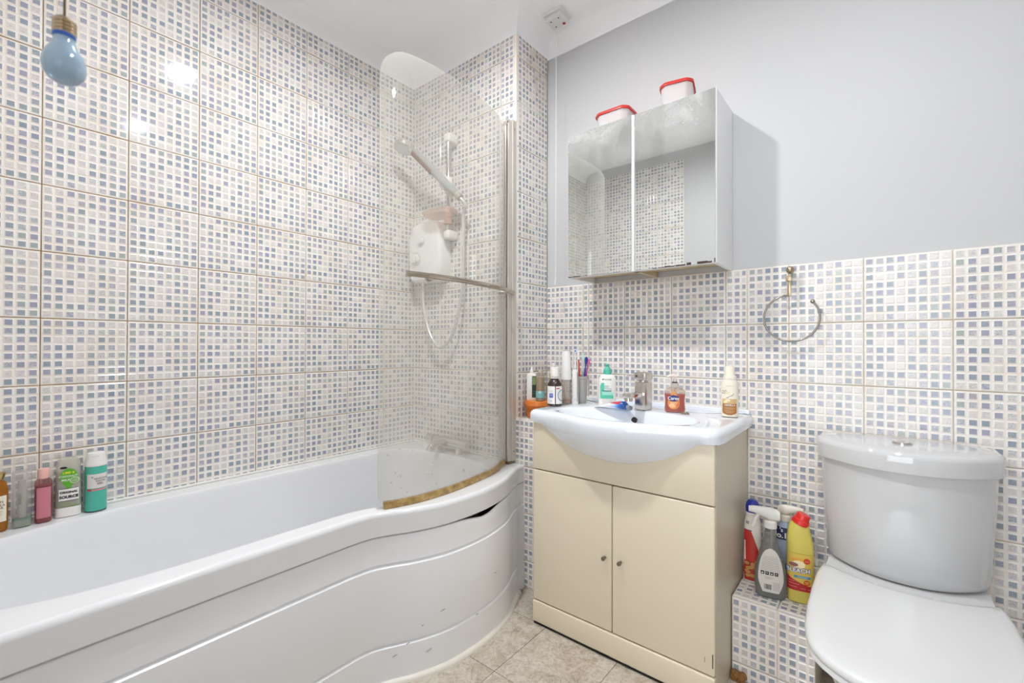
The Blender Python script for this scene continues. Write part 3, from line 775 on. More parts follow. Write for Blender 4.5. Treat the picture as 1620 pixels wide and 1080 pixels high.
# towel ring
t = thing('towel_ring', 'open chrome towel ring on a tarnished bracket right of the mirror cabinet', 'towel ring', (1.707, -.0045, 1.289))
bm = new(); cyl(bm, (0, 0, 0), (0, -.026, 0), .007, 12); bmesh.ops.create_uvsphere(bm, u_segments=14, v_segments=10, radius=.0125, matrix=Matrix.Translation((.002, -.028, .002)))
box(bm, -.010, .006, -.033, -.023, -.036, -.016, bev=.002); box(bm, -.006, .004, -.031, -.024, -.086, -.03, bev=.0015)
for z in (-.024, -.030): box(bm, -.011, .007, -.034, -.022, z-.001, z+.001)
obj('bracket', bm, nickel, t)
bm = new()
rc = Vector((.004, -.028, -.158)); pts = [rc + Vector((.080*cos(a), 0, .078*sin(a))) for a in [R(104 + 297*i/60) for i in range(61)]]
pts.insert(0, Vector((0, -.028, -.084)))
tube(bm, pts, .0032, 10); bmesh.ops.create_uvsphere(bm, u_segments=14, v_segments=10, radius=.007, matrix=Matrix.Translation(pts[-1]))
obj('ring', bm, P('ring_steel', '#9a958c', .25, 1), t, 60)

# ceiling pull switch with cord
t = thing('pull_switch', 'white square ceiling pull switch with long cord in the corner', 'light switch', (.848, -.135, ZC))
bm = new(); prism(bm, [(-.047, -.043), (.047, -.043), (.047, .043), (-.047, .043)], -.012, -.0005, bev=.002); box(bm, -.040, .040, -.036, .036, -.034, -.011, bev=.006, seg=3); obj('switch_body', bm, P('switch_white', '#e4e3e0', .35), t)
for x, y in ((-.02, -.02), (.02, -.022), (-.018, .018)):
    bm = new(); cyl(bm, (x, y, -.0345), (x, y, -.0335), .0035, 10); obj('screw', bm, black_m, t)
bm = new(); cyl(bm, (.022, .020, -.0355), (.022, .020, -.033), .007, 14); obj('neon_indicator', bm, P('neon_red', '#a5281e', .3), t)
bm = new(); tube(bm, [(-.030, .036, -.03), (-.030, .037, -.07), (-.0315, .038, -.4), (-.034, .040, -1.15)], .0011, 6); obj('cord', bm, P('cord_white', '#f0f0ee', .6), t)
bm = new(); cyl(bm, (-.030, .037, -.115), (-.030, .037, -.085), .0035, 10, .005); obj('cord_connector', bm, white_pl, t)
bm = new(); lathe(bm, [(.002, -1.18), (.0055, -1.178), (.0058, -1.165), (.003, -1.14), (.0015, -1.138)], 14, -.034, .040); obj('cord_handle', bm, P('handle_grey', '#d4d3d0', .3), t)

# light pull shaped like a blue light bulb, hanging close to the camera
bp_ = CAM + fwd*.54 + r2*((101.5-810)/F_PX*.54) + u2*((540-88)/F_PX*.54)
t = thing('bulb_light_pull', 'blue bulb-shaped light pull hanging on a cord, top left of the photo', 'light pull', bp_)
bm = new()
lathe(bm, [(r_*.86, z_) for r_, z_ in ((.0002, -.0345), (.008, -.0335), (.0155, -.030), (.0212, -.0235), (.0235, -.015), (.0228, -.0065), (.0195, .002), (.0148, .009), (.0122, .015), (.0115, .022))], 32, cap1=True)
def bulb_mat():
    m = bpy.data.materials.new('blue_bulb'); m.use_nodes = True; q = NT(m); b = m.node_tree.nodes['Principled BSDF']
    b.inputs['Base Color'].default_value = lin('#b4d2ea'); b.inputs['Roughness'].default_value = .08
    b.inputs['Transmission Weight'].default_value = .45; b.inputs['Coat Weight'].default_value = .6
    return m
obj('bulb_glass', bm, bulb_mat(), t, 60)
bm = new(); lathe(bm, [(.0101, .020), (.0107, .021), (.0107, .0245), (.0101, .025)], 28); obj('blue_collar', bm, P('blue_collar', '#2e62b8', .3), t)
bm = new(); lathe(bm, [(.0098, .0245)] + [(r_, .0255 + .0042*i + dz) for i in range(4) for r_, dz in ((.0106, 0), (.0114, .0013), (.0106, .0026), (.0094, .0034))] + [(.009, .0430), (.005, .046), (.002, .0475)], 28); obj('screw_cap', bm, P('brass_cap', '#cbb89c', .2, 1), t, 50)
bm = new(); tube(bm, [(0, 0, .046), (.0003, 0, .07), (-.0006, .0003, .09), (.0002, 0, .12), (0, 0, ZC - bp_.z)], .0013, 8); obj('cord', bm, P('brown_cord', '#6b543c', .8), t)

# ------------------------------------------------------------------ toilet
TX = 1.988
toi = thing('toilet', 'white close-coupled toilet with bow-fronted cistern and closed lid', 'toilet', (TX, 0, 0))
def bow(z, hw, ys, yc, r=.025, yb=-.012, n=28):
    """plan outline: flat back at yb, sides to ys, bowed front reaching yc in the middle"""
    pts = [(-hw + .01, yb), (-hw, yb-.01), (-hw, ys + r*.8)]
    for i in range(n+1):
        u = -1 + 2*i/n
        k = (1 - abs(u)**2.2)
        edge = 1 if abs(u) < .9 else 1
        x = hw*(abs(u)**.96)*(1 if u > 0 else -1) if u else 0
        y = ys + (yc-ys)*k
        if abs(u) > .96: x *= 1 - .02*(abs(u) > .999)
        pts.append((x*(1 - .012*(abs(u) > .99)), y))
    pts += [(hw, ys + r*.8), (hw, yb-.01), (hw-.01, yb)]
    return [(x, y, z) for x, y in pts]
bm = new()
loft(bm, [bow(.402, .160, -.095, -.188), bow(.408, .170, -.102, -.199), bow(.425, .177, -.106, -.206), bow(.56, .184, -.108, -.212), bow(.708, .190, -.110, -.216)])
obj('cistern', bm, porcelain, toi, 50)
bm = new()
loft(bm, [bow(.705, .186, -.108, -.214), bow(.706, .200, -.117, -.229), bow(.745, .202, -.119, -.232), bow(.754, .200, -.117, -.230), bow(.760, .192, -.112, -.222), bow(.763, .15, -.09, -.18), bow(.764, .06, -.06, -.12)])
lid = obj('cistern_lid', bm, porcelain, toi, 50)
bm = new(); cyl(bm, (0, -.105, .763), (0, -.105, .7675), .023, 28); obj('button_rim', bm, chrome, lid)
for s in (-1, 1):
    bm = new()
    a = [(.0195*cos(PI/2 + s*PI*i/14), .0195*sin(PI/2 + s*PI*i/14)) for i in range(15)]
    loft(bm, [[(x - s*.0008, y-.105, .7672) for x, y in a], [(x - s*.0008, y-.105, .7692) for x, y in a]]); obj('flush_button', bm, chrome_w, lid)
# pan
def pan_out(z, hw, yb, yf, n=40, e=2.3):
    ym = yb + (yf-yb)*.52; pts = []
    for i in range(n):
        t = PI*2*i/n; c, s = cos(t), sin(t)
        x = hw*math.copysign(abs(c)**(2/e), c)
        y = ym + (abs(yb-ym) if s > 0 else abs(yf-ym))*math.copysign(abs(s)**(2/(3.6 if s > 0 else 2.1)), s)
        pts.append((x, y, z))
    return pts
bm = new()
loft(bm, [pan_out(.001, .105, -.03, -.52), pan_out(.06, .10, -.03, -.52), pan_out(.16, .115, -.03, -.56), pan_out(.26, .145, -.03, -.65), pan_out(.34, .172, -.03, -.705), pan_out(.375, .178, -.03, -.72), pan_out(.388, .175, -.03, -.715)])
obj('pan', bm, porcelain, toi, 60)
# raised platform that carries the cistern, sloping down to the seat
bm = new()
def plat(yf_c, yf_s, z, hw): return [(hw*u, yf_s + (yf_c-yf_s)*(1-abs(u)**2.2), z) for u in [-1 + 2*i/24 for i in range(25)]]
rows = [plat(-.03, -.03, .399, .166), plat(-.200, -.100, .401, .168), plat(-.212, -.112, .399, .170), plat(-.226, -.132, .392, .172), plat(-.245, -.160, .384, .176), plat(-.275, -.20, .379, .178), plat(-.36, -.30, .376, .178)]
base = [[(x, y, .35) for x, y, _ in rows[-1]]]
back = [[(x, y, .35) for x, y, _ in rows[0]]]
loft(bm, back + rows + base, False, False, False)
side_l = [r[0] for r in back + rows + base]; side_r = [r[-1] for r in back + rows + base]
bm.faces.new([bm.verts.new(p) for p in side_l]); bm.faces.new([bm.verts.new(p) for p in reversed(side_r)])
bmesh.ops.remove_doubles(bm, verts=bm.verts[:], dist=1e-5)
obj('cistern_platform', bm, porcelain, toi, 60)
# seat and lid
def seat(z, k, d=0):
    pts = []
    hw = .187*k; yf = -.742 + d; n = 24
    for i in range(n+1):                      # back edge follows the bow of the cistern
        u = -1 + 2*i/n; pts.append((hw*.93*u, -.222 - (.058)*(1-abs(u)**2) - d))
    for x, y in [(.965, -.25), (.99, -.30), (1.0, -.40), (.995, -.50), (.97, -.585)]: pts.append((hw*x, y))
    for i in range(1, 20):
        a = PI*i/20; pts.append((hw*.94*cos(a), -.60 - (-yf-.60)*sin(a)**.9))
    for x, y in [(-.97, -.585), (-.995, -.50), (-1.0, -.40), (-.99, -.30), (-.965, -.25)]: pts.append((hw*x, y))
    return [(x, y, z) for x, y in pts]
so = [(x, y) for x, y, _ in seat(0, 1)]
def sr(d, z): return [(x, y, z) for x, y in inset(so, -d)]
def sk(k, z): return [(x*k, -.49 + (y+.49)*k, z) for x, y in so]
bm = new(); loft(bm, [sk(.3, .389), sk(.95, .389), sr(.003, .391), sr(.003, .402), sk(.95, .404), sk(.3, .404)]); obj('seat', bm, P('seat_plastic', '#e6e7e8', .15), toi, 50)
bm = new(); loft(bm, [sk(.3, .4045), sk(.96, .4045), sr(.001, .4065), sr(0, .409), sr(0, .414), sr(.002, .4185), sr(.005, .4215), sk(.94, .4242), sk(.85, .4265), sk(.6, .4285), sk(.25, .4292)]); obj('seat_lid', bm, P('lid_plastic', '#dcdcdb', .12, coat=.3), toi, 50)
for s in (-1, 1):
    bm = new(); cyl(bm, (s*.075-.02, -.245, .400), (s*.075+.02, -.245, .400), .008, 12); obj('hinge', bm, white_pl, toi)

# ------------------------------------------------------------------ bottle tools
def prof_at(ct, z):
    if z <= ct[0][0]: return ct[0][1:]
    for a, b in zip(ct, ct[1:]):
        if z <= b[0] + 1e-9:
            k = (z-a[0])/max(1e-9, b[0]-a[0]); return tuple(p + (q-p)*k for p, q in zip(a[1:], b[1:]))
    return ct[-1][1:]
def body(ct, n=36):
    """ct: (z, rx, ry, exponent[, cx]) rows"""
    bm = new(); loft(bm, [sect(c[0], c[1], c[2], c[3], c[4] if len(c) > 4 else 0, 0, n) for c in ct]); return bm
def on(ct, x, z, off):
    q = prof_at(ct, z); rx, ry, e = q[0]+off, q[1]+off, q[2]; cx = q[3] if len(q) > 3 else 0
    k = min(abs(x-cx)/rx, .985)
    return Vector((x, -ry*(1-k**e)**(1/e), z))
def patch(ct, fl, fr, z0, z1, off=.0005, nz=10, nx=10, bm=None):
    """printed area on the front: left/right limits may be functions of z"""
    bm = bm or new()
    L_ = fl if callable(fl) else (lambda z: fl); R_ = fr if callable(fr) else (lambda z: fr)
    g = []
    for i in range(nz+1):
        z = z0 + (z1-z0)*i/nz; a, b = L_(z), R_(z)
        g.append([bm.verts.new(on(ct, a + (b-a)*k/nx, z, off)) for k in range(nx+1)])
    for a, b in zip(g, g[1:]):
        for k in range(nx): bm.faces.new((a[k], a[k+1], b[k+1], b[k]))
    return bm
def ell(ct, cx, cz, a, b, off=.0008, bm=None):
    f = lambda s: (lambda z: cx + s*a*math.sqrt(max(0, 1-((z-cz)/b)**2)))
    return patch(ct, f(-1), f(1), cz-b*.999, cz+b*.999, off, 12, 8, bm)
def pobj(name, bm, m, par):
    for f in bm.faces:
        f.normal_update()
        if f.normal.y > 0: f.normal_flip()
    me = bpy.data.meshes.new(name); bm.to_mesh(me); bm.free(); me.materials.append(m)
    me.polygons.foreach_set('use_smooth', [True]*len(me.polygons))
    o = bpy.data.objects.new(name, me); C.objects.link(o); o.parent = par; return o
TXT = {}
def text(s, ct, size, cx, cz, m, par, off=.0011, bold=0, slant=0, arc=0, name='lettering'):
    k = (s, bold)
    if k not in TXT:
        cu = bpy.data.curves.new('t', 'FONT'); cu.body = s; cu.size = 1; cu.align_x = 'CENTER'; cu.align_y = 'CENTER'; cu.offset = bold; cu.resolution_u = 3
        o = bpy.data.objects.new('t', cu); C.objects.link(o)
        dg = bpy.context.evaluated_depsgraph_get(); ev = o.evaluated_get(dg); me = ev.to_mesh()
        TXT[k] = ([tuple(v.co) for v in me.vertices], [tuple(p.vertices) for p in me.polygons])
        ev.to_mesh_clear(); bpy.data.objects.remove(o); bpy.data.curves.remove(cu)
    vs, fs = TXT[k]
    out = []
    for x, y, _ in vs:
        X, Z = x*size, y*size
        Z += arc*(X*X) + slant*X
        out.append(on(ct, cx + X, cz + Z, off))
    me = bpy.data.meshes.new(name); me.from_pydata([tuple(v) for v in out], [], fs); me.materials.append(m)
    o = bpy.data.objects.new(name, me); C.objects.link(o); o.parent = par; return o
def bars(ct, rows, m, par, off=.0011, th=.0007, name='small_print'):
    bm = new()
    for x0, x1, z in rows: patch(ct, x0, x1, z-th/2, z+th/2, off, 1, 6, bm)
    return stuff(pobj(name, bm, m, par))
def rz_to_cam(x, y): return math.atan2(CAM.y-y, CAM.x-x) + PI/2
W_ = P('label_white', '#ece9e4', .4); INK = black_m
def bottle(name, label, cat, x, y, z, rz=None, group=None, turn=0):
    return thing(name, label, cat, (x, y, z), (rz_to_cam(x, y) if rz is None else rz) + turn, group)
def cap_lathe(prof, n=28, cx=0, cy=0):
    bm = new(); lathe(bm, prof, n, cx, cy); return bm

# ------------------------------------------------------------------ bottles on the bath ledge
ZL = RIM + .0012
G1 = 'wash bottles along the bath ledge'
t = bottle('body_wash_bottle', 'honey-coloured body wash bottle with gold cap, cut by the left edge of the photo', 'bottle', .066, -1.716, ZL, group=G1)
ct = [(0, .019, .013, 2.4), (.002, .021, .015, 2.4), (.02, .0225, .016, 2.4), (.115, .0225, .016, 2.4), (.13, .019, .014, 2.3), (.139, .013, .012, 2)]
obj('bottle_body', body(ct), glassy('honey_plastic', '#dba24a', .35, '#c98d35'), t)
ci = [(z+.002 if i else .0025, a*.88, b*.85, e) for i, (z, a, b, e) in enumerate(ct[:4])]
obj('honey_liquid', body(ci), P('honey_liquid', '#b9812f', .2), t)
pobj('label', patch(ct, -.019, .019, .028, .098), P('label_cream', '#ece3cf', .5), t)
for i, (s, zz) in enumerate((('WARM', .082), ('VANILLA', .074), ('SUGAR', .066))): text(s, ct, .0085, 0, zz, P('print_brown', '#4a3a2a', .6), t, arc=-6)
bars(ct, [(-.012, .012, .056), (-.010, .010, .052), (-.011, .011, .047)], grey_m, t)
obj('neck_band', cap_lathe([(.0125, .137), (.0125, .143)]), P('band_plum', '#9a6a5e', .4), t)
obj('cap', cap_lathe([(.0145, .142), (.0185, .158), (.0165, .1595), (.002, .1595)]), P('gold_cap', '#c9ae72', .25, 1), t)

t = bottle('body_wash_bottle', 'clear see-through bottle with a green base between the honey and pink bottles', 'bottle', .066, -1.668, ZL, group=G1)
ct = [(0, .018, .014, 2.6), (.003, .0195, .0155, 2.6), (.152, .0195, .0155, 2.6), (.157, .018, .014, 2.6)]
obj('bottle_body', body(ct), glassy('smoky_clear', '#f6f6f4', .14, '#e4e4e0', .05), t)
obj('green_liquid', body([(.003, .0185, .0145, 2.6), (.020, .0185, .0145, 2.6)]), glassy('pale_green', '#cfe0cf', .55, '#bccbb8'), t)
obj('green_ring', body([(.020, .0187, .0147, 2.6), (.0245, .0187, .0147, 2.6)]), P('ring_green', '#58876b', .4), t)
obj('inner_tube', body([(.026, .009, .008, 2), (.10, .011, .009, 2), (.105, .008, .008, 2), (.13, .008, .008, 2)]), glassy('tube_clear', '#efece8', .45, '#d2cdc6'), t)
ct2 = [(.026, .0095, .0085, 2), (.10, .0115, .0095, 2)]
bars(ct2, [(-.0075, -.001, .066+.0045*i) for i in range(7)], P('print_dark_green', '#49594e', .6), t, th=.0026)

t = bottle('body_oil_bottle', 'pink bottle with pale pink cap on the bath ledge', 'bottle', .063, -1.626, ZL, group=G1)
ct = [(0, .0165, .014, 2.5), (.002, .018, .0155, 2.5), (.112, .018, .0155, 2.5), (.120, .0165, .0145, 2.4), (.126, .011, .011, 2)]
obj('bottle_body', body(ct), glassy('rose_glass', '#ecd0ce', .15, '#c08288'), t)
obj('rose_liquid', body([(.0025, .0160, .0135, 2.5), (.106, .0160, .0135, 2.5)]), P('rose_liquid', '#98565a', .2), t)
pobj('label', patch(ct, -.0135, .0155, .014, .101), P('label_pink', '#cb7b88', .45), t)
bars(ct, [(-.0170, -.0145, .04+.012*i) for i in range(5)], P('print_plum', '#5d2a35', .6), t, th=.004)
obj('cap', cap_lathe([(.0105, .125), (.0125, .126), (.0125, .151), (.0115, .153), (.001, .153)]), P('cap_blush', '#eab6ab', .35), t)

t = bottle('shower_gel_bottle', 'clear lime and coconut shower gel bottle with white base', 'bottle', .050, -1.573, ZL, group=G1)
ct = [(0, .026, .015, 3), (.003, .028, .0165, 3), (.03, .0285, .017, 3), (.12, .0275, .0165, 3), (.152, .026, .0155, 3), (.165, .024, .014, 3), (.171, .019, .012, 3)]
obj('bottle_body', body(ct, 44), glassy('grey_clear', '#f4f3ee', .38, '#dcd9cd', .05), t)
obj('gel', body([(.031, .0265, .015, 3), (.135, .0258, .0147, 3)]), glassy('gel_grey', '#dedfd2', .6, '#c9c7b6'), t)
obj('base_cap', body([(.0, .0262, .0152, 3), (.001, .0284, .0168, 3), (.027, .0289, .0173, 3), (.0275, .027, .016, 3)]), W_, t)
f = lambda s: (lambda z: .001 + s*(.019*math.sqrt(max(0, 1-((z-.118)/.0245)**2)) if z > .108 else max(.0003, .0174*((z-.082)/.026)**.8)))
pobj('lime_drop', patch(ct, f(-1), f(1), .0825, .142, .0008, 20, 10), P('lime_green', '#5fae2c', .4), t)
text('LIME &', ct, .0088, .001, .130, P('print_yellow', '#e8ea3c', .5), t, off=.0013, bold=.02)
text('COCONUT', ct, .0078, .0, .1195, W_, t, off=.0013, bold=.02)
text('MILK', ct, .0088, -.005, .109, W_, t, off=.0013, bold=.02)
pobj('badge', ell(ct, .014, .106, .0105, .0095, .0012), P('badge_pale', '#cfe3c0', .5), t); pobj('badge_centre', ell(ct, .014, .106, .0088, .0078, .0016), P('badge_green', '#86ae6a', .5), t)
bars(ct, [(.008, .020, .108), (.008, .020, .104)], W_, t, off=.0019)
bars(ct, [(-.020, .023, .0835), (-.020, .023, .0475)], INK, t, th=.0012); pobj('name_panel', patch(ct, -.020, .023, .0482, .0828, .0007), W_, t)
text('ORIGINAL', ct, .0083, .0015, .0725, INK, t, bold=.045, off=.0013); text('SOURCE', ct, .0108, .0015, .0585, INK, t, bold=.05, off=.0013)
bars(ct, [(-.018, .004, .040), (-.020, .024, .0315)], P('print_olive', '#7d9a4c', .6), t, th=.0022)
bm = patch(ct, lambda z: .014-(z-.036)*.5, lambda z: .015+(z-.036)*.5, .036, .044, .001, 4, 3); pobj('plant_mark', bm, grey_m, t)
pobj('leaf', patch(ct, lambda z: -.012-.006*math.sqrt(max(0, 1-((z-.1455)/.0032)**2)), lambda z: -.008+.006*math.sqrt(max(0, 1-((z-.1455)/.0032)**2)), .1424, .1486, .0008, 6, 5), INK, t)

t = bottle('shave_gel_can', 'teal shave gel can with white cap, rightmost on the bath ledge', 'can', .054, -1.512, ZL, group=G1)
ct = [(0, .0235, .0235, 2), (.003, .0258, .0258, 2), (.134, .0258, .0258, 2), (.138, .025, .025, 2)]
obj('can_body', body(ct), P('teal_can', '#50b5a1', .25), t)
obj('can_rim', cap_lathe([(.0243, -.0004), (.0262, .001), (.0262, .003), (.0255, .0035)]), P('rim_dark', '#4c6a66', .3, .8), t)
pobj('label', patch(ct, -.0195, .0245, .072, .115, .0005), P('label_rose_white', '#dfd8d6', .5), t)
text('SENSITIVE', ct, .0066, .010, .1005, P('print_slate', '#5d5a60', .6), t, bold=.01); text('SHAVE', ct, .0070, .010, .0935, P('print_slate', '#5d5a60', .6), t, bold=.01); text('GEL', ct, .0085, .010, .0855, P('print_slate', '#5d5a60', .6), t, bold=.015)
pobj('brand_dot', ell(ct, -.008, .106, .0022, .0022), grey_m, t)
pobj('red_stripe', patch(ct, -.0195, .0235, .0645, .0695, .0006), P('stripe_rose', '#d9868c', .5), t); pobj('red_block', patch(ct, -.0195, -.010, .0645, .0695, .0009), P('stripe_red', '#cf2f3c', .5), t)
obj('cap', body([(.1375, .0255, .0255, 2), (.139, .0268, .0268, 2), (.147, .0268, .0268, 2), (.150, .0255, .0255, 2), (.153, .0255, .0255, 2), (.170, .0215, .0215, 2.1), (.177, .0195, .0200, 2.2), (.178, .0175, .018, 2.2)]), white_pl, t)
bm = new(); box(bm, -.008, .008, -.0225, -.015, .166, .174, bev=.002); obj('nozzle', bm, white_pl, t)

# ------------------------------------------------------------------ left ledge and basin, left group
ZD = .7975
t = thing('orange_jar', 'round orange lidded jar on the tiled ledge left of the basin', 'jar', (.764, -.160, .7205), rz_to_cam(.764, -.16))
ct = [(0, .046, .046, 2), (.003, .049, .049, 2), (.048, .056, .056, 2), (.052, .056, .056, 2)]
obj('jar_body', body(ct, 40), P('orange_plastic', '#d4732c', .35), t)
obj('lid', body([(.052, .0575, .0575, 2), (.053, .060, .060, 2), (.070, .060, .060, 2), (.074, .058, .058, 2), (.0745, .03, .03, 2)], 40), P('orange_lid', '#dd7f33', .35), t)
bars(ct, [(-.045, -.02, .040), (-.047, -.015, .034), (-.047, -.02, .028)], P('print_rust', '#9c4f1c', .6), t, th=.0018); bars(ct, [(-.035, .02, .010), (-.030, .02, .0155)], P('print_rust2', '#7c3714', .6), t, th=.003)

ZJ = .7205 + .0747
t = bottle('hair_oil_bottle', 'white bottle with dark green leaf-pattern side, on the orange jar', 'bottle', .745, -.180, ZJ)
ct = [(0, .021, .0135, 5), (.002, .0225, .0145, 5), (.108, .0225, .0145, 5), (.114, .021, .0135, 4), (.117, .015, .010, 3)]
obj('bottle_body', body(ct, 40), W_, t)
pobj('green_label', patch(ct, .001, .0213, .012, .106, .0005), P('bottle_green', '#1f3328', .4), t)
bm = new()
for i in range(5):
    for j in range(3):
        a, b = .004 + .0055*j + (.0027 if i % 2 else 0), .072 + .0068*i
        patch(ct, (lambda z, a=a, b=b: a - .0024*max(0, 1-abs(z-b)/.0045)), (lambda z, a=a, b=b: a + .0024*max(0, 1-abs(z-b)/.0045)), b-.0044, b+.0044, .001, 4, 2, bm)
pobj('leaf_pattern', bm, P('leaf_pale', '#a9c27d', .5), t)
bars(ct, [(.003, .018, .040), (.003, .018, .030)], P('print_pale', '#8fa08c', .5), t)
obj('nozzle', cap_lathe([(.008, .116), (.0085, .122), (.0075, .132), (.004, .139), (.0025, .146), (.001, .1465)]), white_pl, t)

t = bottle('serum_bottle', 'clear pump bottle with turquoise band, standing on the orange jar', 'bottle', .792, -.180, ZJ)
ct = [(0, .018, .018, 2), (.002, .020, .020, 2), (.112, .020, .020, 2), (.119, .017, .017, 2), (.123, .010, .010, 2)]
obj('bottle_body', body(ct), glassy('pump_clear', '#ece6d8', .22, '#d8d2c2', .05), t)
obj('amber_liquid', body([(.0025, .0175, .0175, 2), (.10, .0175, .0175, 2)]), glassy('amber_thin', '#e0c896', .35, '#cdb27c'), t)
pobj('band', patch(ct, -.0195, .0195, .014, .044, .0005), P('band_turquoise', '#7fb6b4', .4), t); pobj('dot', ell(ct, -.002, .039, .006, .006, .0009), P('dot_pale', '#cfe0dd', .4), t)
obj('pump_cap', cap_lathe([(.0095, .122), (.0105, .123), (.0105, .136), (.009, .138), (.001, .138)]), glassy('pump_clear2', '#eeeae2', .4, '#e3ded4'), t)

t = bottle('oil_spray_bottle', 'tall bottle of yellow oil with white spray top behind the turquoise-banded one', 'bottle', .790, -.075, ZJ-.0745)
# stands on the ledge behind the jar
ct = [(0, .016, .016, 2), (.002, .018, .018, 2), (.185, .018, .018, 2), (.195, .013, .013, 2), (.198, .009, .009, 2)]
obj('bottle_body', body(ct), glassy('oil_clear', '#f0e6c8', .12, '#ddd0a8', .05), t)
obj('oil', body([(.003, .0162, .0162, 2), (.165, .0162, .0162, 2)]), glassy('oil_yellow', '#dcb95c', .5, '#cfa845'), t)
obj('collar', cap_lathe([(.0095, .197), (.011, .198), (.011, .204), (.0095, .205)]), P('collar_gold', '#a08d5f', .3, .9), t)
obj('spray_top', cap_lathe([(.0085, .204), (.0095, .206), (.0085, .232), (.007, .236), (.001, .2365)]), white_pl, t)

t = bottle('medicine_bottle', 'dark brown medicine bottle with white cap on the left end of the basin', 'bottle', .937, -.285, ZD)
ct = [(0, .027, .027, 2), (.003, .0295, .0295, 2), (.082, .0295, .0295, 2), (.090, .0275, .0275, 2), (.102, .019, .019, 2), (.107, .0145, .0145, 2), (.112, .0145, .0145, 2)]
obj('bottle_body', body(ct, 40), P('brown_glass', '#2a1c15', .08, coat=.5), t)
pobj('label', patch(ct, -.0288, .001, .010, .079, .0004, 8, 14), W_, t); pobj('label', patch(ct, .0045, .0288, .010, .079, .0004, 8, 14), W_, t)
pobj('blue_panel', patch(ct, -.021, -.006, .034, .052, .0008), P('print_blue', '#7f86cc', .5), t); pobj('blue_line', patch(ct, -.021, -.006, .036, .039, .0012), P('print_blue_dark', '#4148a8', .5), t)
pobj('red_mark', patch(ct, .0065, .019, .0685, .0725, .0008), P('print_red', '#b9303a', .5), t)
bm = new()
for i in range(16):
    a = R(100 + 170*i/16); b = R(100 + 170*(i+1)/16); c = (.031, .043)
    q = [on(ct, c[0]+r_*.0195*cos(u), c[1]+r_*.0235*sin(u), .0009) for r_, u in ((1, a), (1, b), (.85, b), (.85, a))]
    bm.faces.new([bm.verts.new(v) for v in q])
pobj('teal_ring', bm, P('print_teal', '#4f9098', .5), t)
bars(ct, [(-.026, -.006, .062), (-.026, -.008, .058), (-.024, -.010, .024), (-.024, -.010, .020), (.022, .027, .045), (.022, .027, .040)], grey_m, t)
obj('tamper_ring', cap_lathe([(.0165, .1085), (.0172, .1095), (.0172, .1135), (.0165, .114)]), W_, t)
bm = cap_lathe([(.0160, .1155), (.0172, .1165), (.0165, .150), (.0155, .153), (.001, .1535)], 36); obj('cap', bm, white_pl, t)
obj('cap_gap', cap_lathe([(.0145, .1125), (.0145, .117)]), dark, t)

t = bottle('foam_bottle', 'clear bottle with tall white cap and peach base behind the brown medicine bottle', 'bottle', .935, -.196, ZD)
ct = [(0, .019, .019, 2), (.002, .0205, .0205, 2), (.095, .0205, .0205, 2), (.099, .0195, .0195, 2)]
obj('bottle_body', body(ct), glassy('foam_clear', '#e6e2dc', .30, '#cfcac2', .05), t)
obj('peach_liquid', body([(.003, .0185, .0185, 2), (.018, .0185, .0185, 2)]), P('peach_liquid', '#c28a5e', .3), t)
bm = new(); tube(bm, [(.006, .0, .01), (-.002, -.004, .05), (-.006, -.006, .095)], .0022, 8); obj('dip_tube', bm, P('dip_tube', '#e8e2da', .4), t)
obj('tall_cap', cap_lathe([(.0205, .098), (.0218, .099), (.0205, .150), (.0175, .214), (.0165, .217), (.001, .2175)]), white_pl, t)
bm = new(); lathe(bm, [(.0176, .2165), (.0178, .2185), (.012, .2188)], 24); obj('cap_top', bm, P('cap_top_grey', '#b7b2ab', .5), t)

t = bottle('electric_toothbrush', 'white electric toothbrush standing in front of the grey beaker', 'toothbrush', .972, -.187, ZD)
ct = [(0, .0125, .0125, 2), (.003, .0135, .0135, 2), (.10, .0130, .0130, 2), (.135, .0110, .0110, 2), (.142, .0085, .0085, 2)]
obj('handle', body(ct), white_pl, t); bars(ct, [(-.006, .004, .022), (-.006, .003, .017)], grey_m, t)
obj('side_stripe', pobj('side_stripe', patch(ct, .0075, .0105, .01, .13, .0004), P('stripe_grey', '#8d8a88', .4), t) and body([(.142, .0080, .0080, 2), (.146, .0075, .0075, 2)]), P('collar_blue_grey', '#a9b2bd', .4), t)
bm = new(); tube(bm, [(0, 0, .145), (0, 0, .19), (0, 0, .213)], [.0048, .0034, .003], 10); cyl(bm, (0, .004, .217), (0, -.007, .217), .0072, 16); obj('brush_head', bm, white_pl, t)
bm = new(); cyl(bm, (0, -.0068, .217), (0, -.0125, .217), .0060, 14); obj('bristles', bm, P('bristle_ice', '#c6dcf2', .7), t); bm = new(); cyl(bm, (0, -.0124, .217), (0, -.0132, .217), .0030, 12); obj('bristle_centre', bm, P('bristle_navy', '#1d3380', .6), t)

